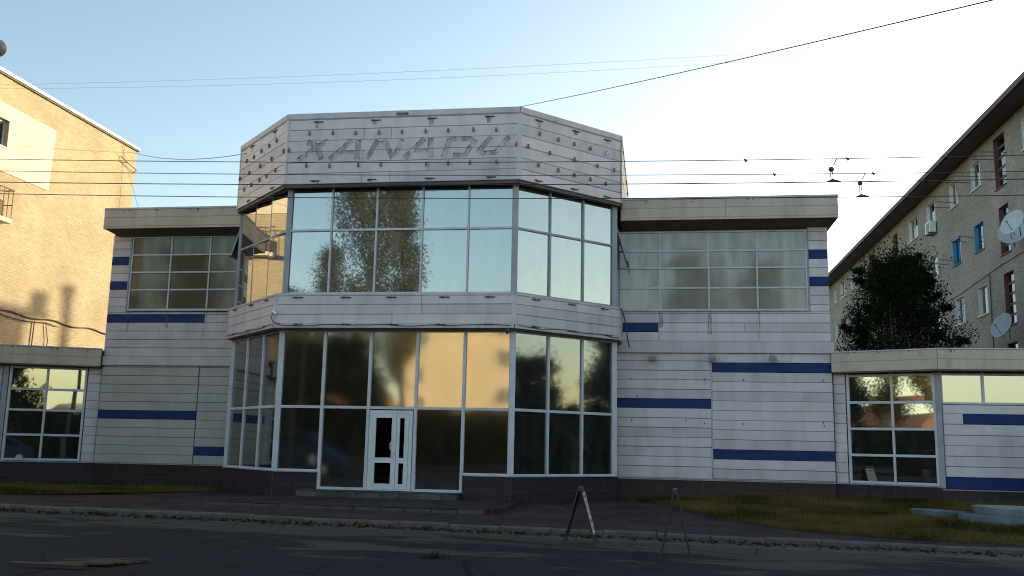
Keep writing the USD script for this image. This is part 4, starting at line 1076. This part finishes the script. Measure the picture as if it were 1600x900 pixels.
def bushy(name, label, loc, h, rad, base, seed, mat='leaf_dark', leaf=0.11, n=70, clumps=60, group=None, cat='tree', trunk_r=0.16):
    r = np.random.default_rng(seed)
    t = thing(name, label, cat, loc, group=group)
    br, cen, spr = [], [], []
    ntr = 3
    for i in range(ntr):
        a = 2 * math.pi * i / ntr + r.uniform(-.4, .4)
        br.append(tube([(0.12 * math.cos(a), .12 * math.sin(a), -0.1), (rad * .25 * math.cos(a), rad * .25 * math.sin(a), base + (h - base) * .25), (rad * .4 * math.cos(a), rad * .4 * math.sin(a), base + (h - base) * .75)], [trunk_r, trunk_r * .6, .03], 7))
    for i in range(clumps):
        z = base + (h - base) * r.random() ** 0.9
        q = (z - base) / (h - base)
        R_ = rad * (1.0 - 0.62 * q ** 1.6) * math.sqrt(r.random()) * r.uniform(.8, 1.1)
        a = r.uniform(0, 2 * math.pi)
        c = np.array([R_ * math.cos(a), R_ * math.sin(a), z])
        cen.append(c); spr.append(r.uniform(.16, .34) * (rad / 2.5))
        if i % 2 == 0:
            br.append(tube([(c[0] * .2, c[1] * .2, max(base * .5, z - R_ * .9)), c * [.6, .6, 1] - [0, 0, .15 * R_], c], [.05, .03, .008], 4))
        if i % 3 == 0 and R_ > .6 * rad * (1 - .62 * q):       # spiky shoots at the edge
            e = c + [math.cos(a) * .4, math.sin(a) * .4, r.uniform(0, .35)]
            br.append(tube([c, e], [.015, .005], 4))
            for s in (.3, .6, .9):
                cen.append(c + (e - c) * s); spr.append(.05)
    tr = obj('trunk', cat_(br[:ntr]), 'bark', t, smooth=True)
    tag(obj('branch', cat_(br[ntr:]), 'bark', tr), kind='stuff')
    obj('crown', leaves(np.array(cen), n, np.array(spr), leaf, r), mat, t)
    return t


bushy('dark_tree', 'dense dark tree rising behind the low right annex before the grey apartment block', (9.75, 40.3, 0.4), 9.35, 3.0, 2.0, 11, leaf=0.062, n=200, clumps=290)
bushy('edge_shrub', 'dark shrub with long shoots at the right edge before the annex', (10.35, 25.6, 0.5), 2.4, 1.15, 0.2, 12, 'leaf_hedge', leaf=0.045, n=40, clumps=60, cat='shrub', trunk_r=.05)

# trees that stand across the street and show in the glass
pop = poplar('poplar_tree', 'tall poplar across the street, widest crown reflected in the upper bay glass', (-20.1, -13.5, 0), 22.5, 2.25, 4.2, 21, group='poplars across the street', whitewashed=True)
pop2 = poplar('poplar_tree', 'poplar with a forked look reflected right of the widest poplar in the upper bay glass', (-17.2, -14.5, 0), 21.5, 1.6, 6.0, 22, group='poplars across the street', dens=.8, whitewashed=True)
dup(pop2, (-23.2, -12.2, 0), 100, 'shorter slim poplar reflected at the left end of the upper bay glass', (0.8, 0.8, 0.74))
dup(pop, (-27.5, -15.5, 0), 200, 'broad poplar across the street farthest left of the poplars', (1.1, 1.1, 0.6))
dup(pop, (-37.0, -16.5, 0), 60, 'poplar across the street reflected in the dark windows of the left wing', (1.5, 1.5, 0.78))
dup(pop2, (-44.0, -15.0, 0), 10, 'poplar across the street at the far left beside the broad one', (1.7, 1.7, 0.74))
dup(pop, (4.0, -27.0, 0), 140, 'poplar far across the street reflected in the streaked right wing windows', (1.3, 1.3, 0.86))
dup(pop2, (8.5, -26.0, 0), 240, 'slim poplar far across the street right of the streaked windows reflection', (1.2, 1.2, 0.84))
hd = bushy('hedge_bush', 'dark dense bush across the street, nearest the parked car', (-17.0, -6.2, 0.1), 3.45, 2.5, 0.0, 31, 'leaf_hedge', leaf=0.10, n=150, clumps=120, group='dark bushes across the street', cat='bush', trunk_r=.08)
for k, (x, y, s, lab) in enumerate(((-20.6, -6.8, 1.0, 'dark bush across the street left of the one by the parked car'), (-24.4, -6.0, .9, 'low dark bush across the street below the slim poplar'), (-13.6, -7.2, 1.0, 'dark bush across the street in front of the pale end wall'),
                                    (-10.3, -6.4, .95, 'smallest dark bush across the street opposite the door'), (-28.5, -7.5, 1.15, 'dark bush across the street below the broad poplar'), (-33.0, -8.0, 1.2, 'dark bush across the street at the far left'), (-6.4, -9.0, .8, 'dark bush across the street opposite the right end of the bay'), (-12.0, -10.5, 1.0, 'dark bush across the street close before the sunlit end wall'), (-15.4, -10.0, 1.0, 'dark bush across the street behind the one by the parked car'), (-18.9, -10.6, 1.0, 'dark bush across the street in the back row by the forked poplar'), (-8.6, -10.2, 1.0, 'dark bush across the street in the back row opposite the door'))):
    dup(hd, (x, y, 0.1), 70 * k, lab, s)
side = bushy('street_tree', 'dark round tree beside the street to the right, reflected in the lower right bay panes', (20.5, 27.0, 0.1), 7.4, 2.9, 1.2, 41, 'leaf_dark', leaf=0.10, n=170, clumps=130, group='dark trees to the right of the shop')
for x, y, sc_, rz, lab in ((-20.4, -1.6, 1.0, 15, 'broad leafy tree across the street reflected in the left lower bay pane'), (-17.0, -1.8, 1.02, 200, 'broad leafy tree across the street reflected in the second lower bay pane')):
    dup(side, (x, y, 0.1), rz, lab, sc_, group='broad trees across the street')
for k, (x, y, s, lab) in enumerate(((19.5, 19.0, .9, 'low dark bush to the right of the shop nearest the bay'), (21.5, 24.8, 1.0, 'low dark bush to the right of the shop under the street tree'), (23.5, 22.0, 1.1, 'low dark bush to the right of the shop farthest back'))):
    dup(hd, (x, y, 0.1), 50 * k + 20, lab, s, group='dark bushes right of the shop')
for k, (x, y, s, lab) in enumerate(((25.0, 21.0, .92, 'dark tree to the right of the shop, second from the annex'), (23.0, 30.5, 1.1, 'dark tree right of the shop close beside the annex end'), (30.0, 27.5, 1.2, 'tallest dark tree to the right of the shop'), (27.0, 15.0, .7, 'dark tree right of the shop nearest the road'))):
    dup(side, (x, y, 0.1), 80 * k + 30, lab, s)

# ---------------------------------------------------------------- across the street: buildings and a car that show in the glass
eb = thing('apartment_block', 'sunlit pale brick end of a block, reflected in the lower bay glass', 'building', (0, 0, 0))
obj('wall', box(-21.8, -11.0, -80, -33, -0.2, 14.2), 'brick_pale', eb)
rf = obj('roof', hull([[-22.2, -80, 14.2], [-10.6, -80, 14.2], [-22.2, -32.6, 14.2], [-10.6, -32.6, 14.2], [-16.4, -78, 15.4], [-16.4, -36, 15.4]]), 'roof_slate', eb)
for f_ in range(5):
    for x in (-20.4, -15.2):
        z = 1.2 + 2.7 * f_
        w_ = obj('window', cat_([box(x, x + .08, -32.99, -32.92, z, z + 1.4), box(x + 1.3, x + 1.38, -32.99, -32.92, z, z + 1.4), box(x + .08, x + 1.3, -32.99, -32.92, z, z + .08), box(x + .08, x + 1.3, -32.99, -32.92, z + 1.32, z + 1.4), box(x + .65, x + .73, -32.99, -32.925, z + .08, z + 1.32)]), 'white_paint', eb)
        obj('pane', box(x + .04, x + 1.34, -32.985, -32.975, z + .04, z + 1.36), 'glass_plain', w_)
        obj('curtain', box(x + .02, x + 1.36, -32.998, -32.99, z + .02, z + 1.38), 'curtain', w_)
ho = thing('brick_house', 'low orange brick house with red tiled roof, reflected in the right annex window', 'house', (0, 0, 0))
obj('wall', box(-38, -22, -34, -24, -0.2, 4.3), 'brick_orange', ho)
obj('roof', hull([[-38.6, -34.6, 4.3], [-21.4, -34.6, 4.3], [-38.6, -23.4, 4.3], [-21.4, -23.4, 4.3], [-37, -29, 7.0], [-23, -29, 7.0]]), 'roof_tile_red', ho)
for x in (-36.5, -33, -29.5):
    w_ = obj('window', cat_([box(x, x + .1, -24, -23.94, 1.0, 2.4), box(x + 1.2, x + 1.3, -24, -23.94, 1.0, 2.4), box(x + .1, x + 1.2, -24, -23.94, 1.0, 1.1), box(x + .1, x + 1.2, -24, -23.94, 2.3, 2.4)]), 'white_paint', ho)
    obj('pane', box(x + .05, x + 1.25, -23.985, -23.975, 1.05, 2.35), 'glass_plain', w_)
    obj('curtain', box(x + .03, x + 1.27, -23.998, -23.99, 1.03, 2.37), 'reveal_brown', w_)
h2 = thing('grey_house', 'low house with grey slate hip roof, reflected in the left annex window', 'house', (0, 0, 0))
obj('wall', box(-8.5, 3.5, -50, -40, -0.2, 3.2), 'brick_pale', h2)
obj('roof', hull([[-9.2, -50.6, 3.2], [4.2, -50.6, 3.2], [-9.2, -39.4, 3.2], [4.2, -39.4, 3.2], [-5.5, -45, 6.3], [0.5, -45, 6.3]]), 'roof_slate', h2)

car = thing('parked_car', 'dark blue hatchback parked across the street, reflected in the lowest bay pane', 'car', (-17.6, 4.0, 0.30), 4)
prof = [(-2.0, .25), (-2.05, .55), (-1.9, .85), (-1.2, .92), (-.55, 1.38), (.75, 1.42), (1.55, 1.0), (1.95, .85), (2.02, .5), (1.95, .25)]
bd = trimesh.creation.extrude_polygon(Polygon(prof).buffer(.05), 1.6)
bd.apply_transform(trimesh.transformations.rotation_matrix(math.pi / 2, [1, 0, 0])); bd.apply_translation([0, .8, 0])
obj('body', bd, 'car_blue', car, smooth=30)
for y in (-.815, .805):
    obj('side_window', move(trimesh.creation.extrude_polygon(Polygon([(-.95, .95), (-.5, 1.3), (.7, 1.33), (1.25, .98)]), .01).apply_transform(trimesh.transformations.rotation_matrix(math.pi / 2, [1, 0, 0])), 0, y + .01, 0), 'glass_door', car)
    for x in (-1.3, 1.3):
        w_ = obj('wheel', move(rot(trimesh.creation.cylinder(.31, .2, sections=20), math.pi / 2, [1, 0, 0]), x, y * .95, .30), 'rubber', car)
        obj('rim', move(rot(trimesh.creation.cylinder(.19, .21, sections=16), math.pi / 2, [1, 0, 0]), x, y * .955, .30), 'galvanised', w_)
for y in (-.6, .6):
    obj('headlight', box(-2.12, -2.06, y - .15, y + .15, .58, .72), 'lamp_grey', car)
obj('windscreen', hull([[-1.22, -.6, .97], [-1.22, .6, .97], [-.66, -.55, 1.38], [-.66, .55, 1.38], [-1.24, -.6, .98], [-1.24, .6, .98], [-.68, -.55, 1.39], [-.68, .55, 1.39]]), 'glass_door', car)


# ---------------------------------------------------------------- things on the street
def a_sign(name, label, cx, cy, zg, half, depth, h, kind):
    s = thing(name, label, 'sign', (cx, cy, zg))
    ang = math.atan2(half, h)
    for sd in (-1, 1):
        # two legs from the foot to the top
        lg = [tube([(sd * half, y, 0), (sd * .015, y, h)], 0.016, 5) for y in (-depth / 2, depth / 2)]
        for q in lg:
            obj('leg', q, 'board_dark', s)
        if kind or sd > 0:
            a0, a1 = (0.17, 0.97)
            p0 = np.array([sd * half * (1 - a0), 0, h * a0]); p1 = np.array([sd * (half * (1 - a1) + .015), 0, h * a1])
            nn = np.array([sd * h, 0, half]) / math.hypot(h, half)

            def slab(q0, q1, o0, o1, y0=-depth / 2, y1=depth / 2):
                return hull([p0 + (p1 - p0) * q + nn * o + [0, y, 0] for q in (q0, q1) for o in (o0, o1) for y in (y0, y1)])
            b = obj('board', slab(0, 1, -.008, .010), 'board_dark', s)
            if sd > 0:
                obj('poster', slab(.02, .93, .011, .014, -depth / 2 + .03, depth / 2 - .03), 'poster' if kind else 'old_wood', b)
                if kind:
                    for (q0, q1, mt, y0, y1) in ((.80, .88, 'poster_red', -.7, .5), (.70, .73, 'poster_print', -.6, .6), (.56, .585, 'poster_print', -.6, .4), (.44, .48, 'poster_print', -.5, -.1), (.42, .47, 'poster_print', .15, .5), (.25, .34, 'poster_red', -.6, .7), (.08, .18, 'poster_red', -.1, .6), (.63, .645, 'poster_print', -.4, .6)):
                        obj('print_mark', slab(q0, q1, .0145, .0155, y0 * depth / 2, y1 * depth / 2), mt, b)
    obj('top_bar', box(-.035, .035, -depth / 2 - .01, depth / 2 + .01, h - .05, h + .015), 'trim_dark', s)
    return s


a_sign('pavement_sign', 'dark folding board sign with a yellowish poster standing at the kerb', -1.33, 17.28, road_z(-1.33), 0.285, 0.62, 0.98, True)
a_sign('pavement_sign', 'narrow folding board sign seen edge-on, nearer the road than the other one', 0.30, 15.8, road_z(.3), 0.235, 0.5, 1.06, False)


def bowl(cx, cy, r, z, h, mat, mat2, label, tilt=0.0, extra=False):
    b = thing('concrete_basin', label, 'basin', (cx, cy, z))
    n = 32
    an = np.linspace(0, 2 * math.pi, n, endpoint=False)
    rr = r * (1 + 0.06 * np.sin(3 * an + cx) + .02 * np.sin(7 * an))
    P = [(q * math.cos(a), q * math.sin(a)) for q, a in zip(rr, an)]
    rb = np.random.default_rng(int(cx * 10))
    chip = [max(0, q) for q in rb.normal(0.0, 0.02, n)]
    top = [[x, y, h + tilt * x - c_] for (x, y), c_ in zip(P, chip)]
    bot = [[x * .80, y * .80, -.15] for x, y in P]
    v = top + bot + [[x * .84, y * .84, h + tilt * x] for x, y in P] + [[x * .7, y * .7, h - .10 + tilt * x] for x, y in P] + [[0, 0, h - .10], [0, 0, -.15]]
    f = []
    for i in range(n):
        j = (i + 1) % n
        f += [[n + i, n + j, j], [n + i, j, i], [i, j, 2 * n + j], [i, 2 * n + j, 2 * n + i], [2 * n + i, 2 * n + j, 3 * n + j], [2 * n + i, 3 * n + j, 3 * n + i], [3 * n + i, 3 * n + j, 4 * n], [n + j, n + i, 4 * n + 1]]
    obj('rim', trimesh.Trimesh(v, f, process=False), mat, b, smooth=35)
    if extra:
        q = [[1.0 * r * math.cos(a) * 1.05 - .45, .95 * r * math.sin(a) - .75, zz] for a in np.linspace(0, 6.28, 20) for zz in (-.15, .07)]
        obj('lower_tier', hull(q), mat2, b)
    return b


bowl(6.45, 23.7, 0.60, 0.47, 0.10, 'blue_concrete', 'blue_concrete', 'small low pale blue concrete basin in the grass', -.03)
bowl(8.05, 23.6, 0.92, 0.47, 0.22, 'white_concrete', 'blue_concrete', 'large white and blue concrete basin in the grass near the right edge', 0.0, True)

# broken boards lying in a pothole at the left
pb = thing('broken_boards', 'broken brown boards lying on the road at the lower left', 'boards', (-7.25, 11.75, road_z(-7.3)))
for i in range(5):
    m = rot(box(-.42 + rng.uniform(-.08, .08), .42, -.055, .055, 0.006, .026), rng.normal(0.1, .06), [0, 0, 1])
    obj('board', move(rot(m, rng.normal(0, .02), [0, 1, 0]), .05 * i, .13 * i - .2, .01), 'old_wood', pb)
obj('board', move(rot(box(-.5, .5, -.06, .06, 0, .05), -.02, [0, 0, 1]), -.25, -.5, .005), 'board_dark', pb)

# a tuft of weeds in the road and a few by the kerb
for k, (x, y, lab) in enumerate(((-3.25, 14.15, 'weed tuft growing in the broken asphalt in the middle of the road'),)):
    t = thing('weed_tuft', lab, 'weed', (x, y, road_z(x)))
    v, f = [], []
    for i in range(70):
        a, l, h = rng.uniform(0, 6.28), rng.uniform(.04, .2), rng.uniform(.04, .14)
        b0 = np.array([rng.normal(0, .09), rng.normal(0, .05), 0])
        d = np.array([math.cos(a), math.sin(a), 0])
        s = np.array([-d[1], d[0], 0]) * .006
        n = len(v)
        v += [b0 - s, b0 + s, b0 + d * l + [0, 0, h]]
        f.append([n, n + 1, n + 2])
    obj('blade', trimesh.Trimesh(v, f, process=False), 'leaf_hedge', t)


# ---------------------------------------------------------------- overhead wires
def wire(pts, r, label, name='trolley_wire', cat='wire', n=60, deg=2, mat='wire_black'):
    p = np.array(pts, float)
    t = np.linspace(p[0, 0], p[-1, 0], n)
    c = np.polyfit(p[:, 0], p[:, 2], min(deg, len(p) - 1))
    y = np.interp(t, p[:, 0], p[:, 1])
    w_ = obj(name, tube(np.column_stack([t, y, np.polyval(c, t)]), r, 5), mat)
    tag(w_, label, cat)
    return c


ca = wire([(-16, 14.6, 6.83), (-11.41, 14.6, 6.66), (-6.64, 14.6, 6.49), (-3.55, 14.6, 6.37), (-0.43, 14.6, 6.29), (1.74, 14.6, 6.26), (5.45, 14.6, 6.24), (12, 14.6, 6.3)], 0.007, 'topmost of the four level street wires, across the bay parapet')
cb = wire([(-16, 15.9, 6.97), (-12.4, 15.9, 6.85), (-7.22, 15.9, 6.67), (-3.85, 15.9, 6.54), (-0.47, 15.9, 6.45), (1.89, 15.9, 6.41), (5.91, 15.9, 6.36), (12, 15.9, 6.38)], 0.007, 'second from the top of the four level street wires')
cc = wire([(-16, 14.6, 6.39), (-11.36, 14.6, 6.23), (-6.61, 14.6, 6.07), (-2.27, 14.6, 5.95), (-0.43, 14.6, 5.93), (1.73, 14.6, 5.92), (5.42, 14.6, 5.88), (12, 14.6, 5.9)], 0.008, 'third of the four level street wires, carrying the left hanger')
cd = wire([(-16, 15.9, 6.52), (-12.34, 15.9, 6.4), (-7.19, 15.9, 6.2), (-3.84, 15.9, 6.09), (-0.69, 15.9, 6.05), (1.88, 15.9, 6.03), (3.39, 15.9, 6.02), (5.89, 15.9, 5.97), (12, 15.9, 5.97)], 0.008, 'lowest of the four level street wires, crossing the bay windows')
wire([(-26, 30, 14.62), (-22.37, 30, 14.56), (-13.85, 30, 14.44), (-4.74, 30, 14.46), (1.0, 30, 14.55), (7.04, 30, 14.72), (13.5, 36, 14.9)], 0.0035, 'upper of two faint thin wires high in the sky', 'thin_wire')
wire([(-26, 30, 14.5), (-21.97, 30, 14.4), (-13.83, 30, 14.18), (-4.74, 30, 14.16), (4.96, 30, 14.44), (13.5, 36, 14.7)], 0.0035, 'lower of two faint thin wires high in the sky', 'thin_wire')


def cable(p, q, r, sag, label, name='roof_cable'):
    t = np.linspace(0, 1, 30)[:, None]
    m = np.array(p) * (1 - t) + np.array(q) * t - np.array([0, 0, 1]) * sag * 4 * t * (1 - t)
    tag(obj(name, tube(m, r, 5), 'wire_black'), label, 'cable')


cable((-3.67, 24.75, 11.08), (4.45, 10.0, 6.75), 0.0085, 0.05, 'dark cable rising from the bay roof corner to the upper right')
cable((-24.0, 39.5, 15.0), (-12.6, 27.0, 10.7), 0.012, 0.25, 'cable from the yellow block roof corner to the left end of the bay roof')
cable((-24.0, 38.5, 15.0), (-17.6, 30.0, 9.2), 0.006, 0.15, 'thin slack cable from the yellow block down to the left wing roof')
for (x, y, c) in ((2.71, 14.6, None), (3.40, 15.9, None)):
    up, lo = (ca, cc) if y < 15 else (cb, cd)
    zu, zl = np.polyval(up, x), np.polyval(lo, x)
    h = thing('wire_hanger', 'left of the two insulated trolley wire hangers' if y < 15 else 'right of the two insulated trolley wire hangers', 'wire hanger', (x, y, zl))
    g = zu - zl
    obj('rod', tube([(0.055, 0, g + .005), (0.0, 0, g - .105)], 0.008, 5), 'dark_metal', h)
    obj('insulator', move(rot(trimesh.creation.icosphere(2, .042), 0, [0, 0, 1]), -.035, 0, g - .165), 'trim_dark', h, smooth=True)
    obj('link', cat_([tube([(-.045, 0, g - .2), (-.05, 0, .075), (-.03, 0, .055)], .006, 4), tube([(-.022, 0, g - .2), (-.01, 0, .08), (-.018, 0, .05)], .007, 4)]), 'dark_metal', h)
    obj('clamp', hull([[-.115, -.01, .008], [.10, -.01, .008], [-.115, .01, .008], [.10, .01, .008], [-.075, 0, .026], [.065, 0, .026], [-.03, -.008, .05], [0.0, .008, .05]]), 'dark_metal', h)
for (x, y, c, lab) in ((1.40, 14.6, ca, 'small wire clip on the topmost street wire, left of the hangers'), (2.92, 14.6, ca, 'tiny wire clip on the topmost street wire, right beside the left hanger'), (1.99, 15.9, cb, 'small wire clip on the second street wire, left of the hangers'), (3.58, 15.9, cb, 'slanted wire clip on the second street wire above the right hanger')):
    z = np.polyval(c, x)
    m = cat_([rot(box(-.028, .028, -.012, .012, -.012, .012), .45, [0, 1, 0]), box(-.01, .01, -.01, .01, -.028, .015)])
    tag(obj('wire_clip', move(m, x, y, z - .002), 'dark_metal'), lab, 'clip')

# street lamp whose round head just enters the picture at the left
lamp = thing('street_lamp', 'grey round street lamp head at the left edge, high up', 'street lamp', (-15.2, 11.0, road_z(-15.2)))
obj('pole', tube([(0, 0, 0), (0, 0, 7.0)], [.11, .07], 10), 'concrete', lamp, smooth=True)
obj('arm', tube([(0, 0, 6.8), (.8, 0, 7.1), (3.0, 0, 7.15), (6.15, 0, 6.98)], .03, 6), 'dark_metal', lamp, smooth=True)
hd_ = trimesh.creation.icosphere(3, .125)
hd_.apply_scale([1.0, 1.0, 1.0])
obj('lamp_head', move(hd_, 6.36, 0, 6.72), 'lamp_grey', lamp, smooth=True)
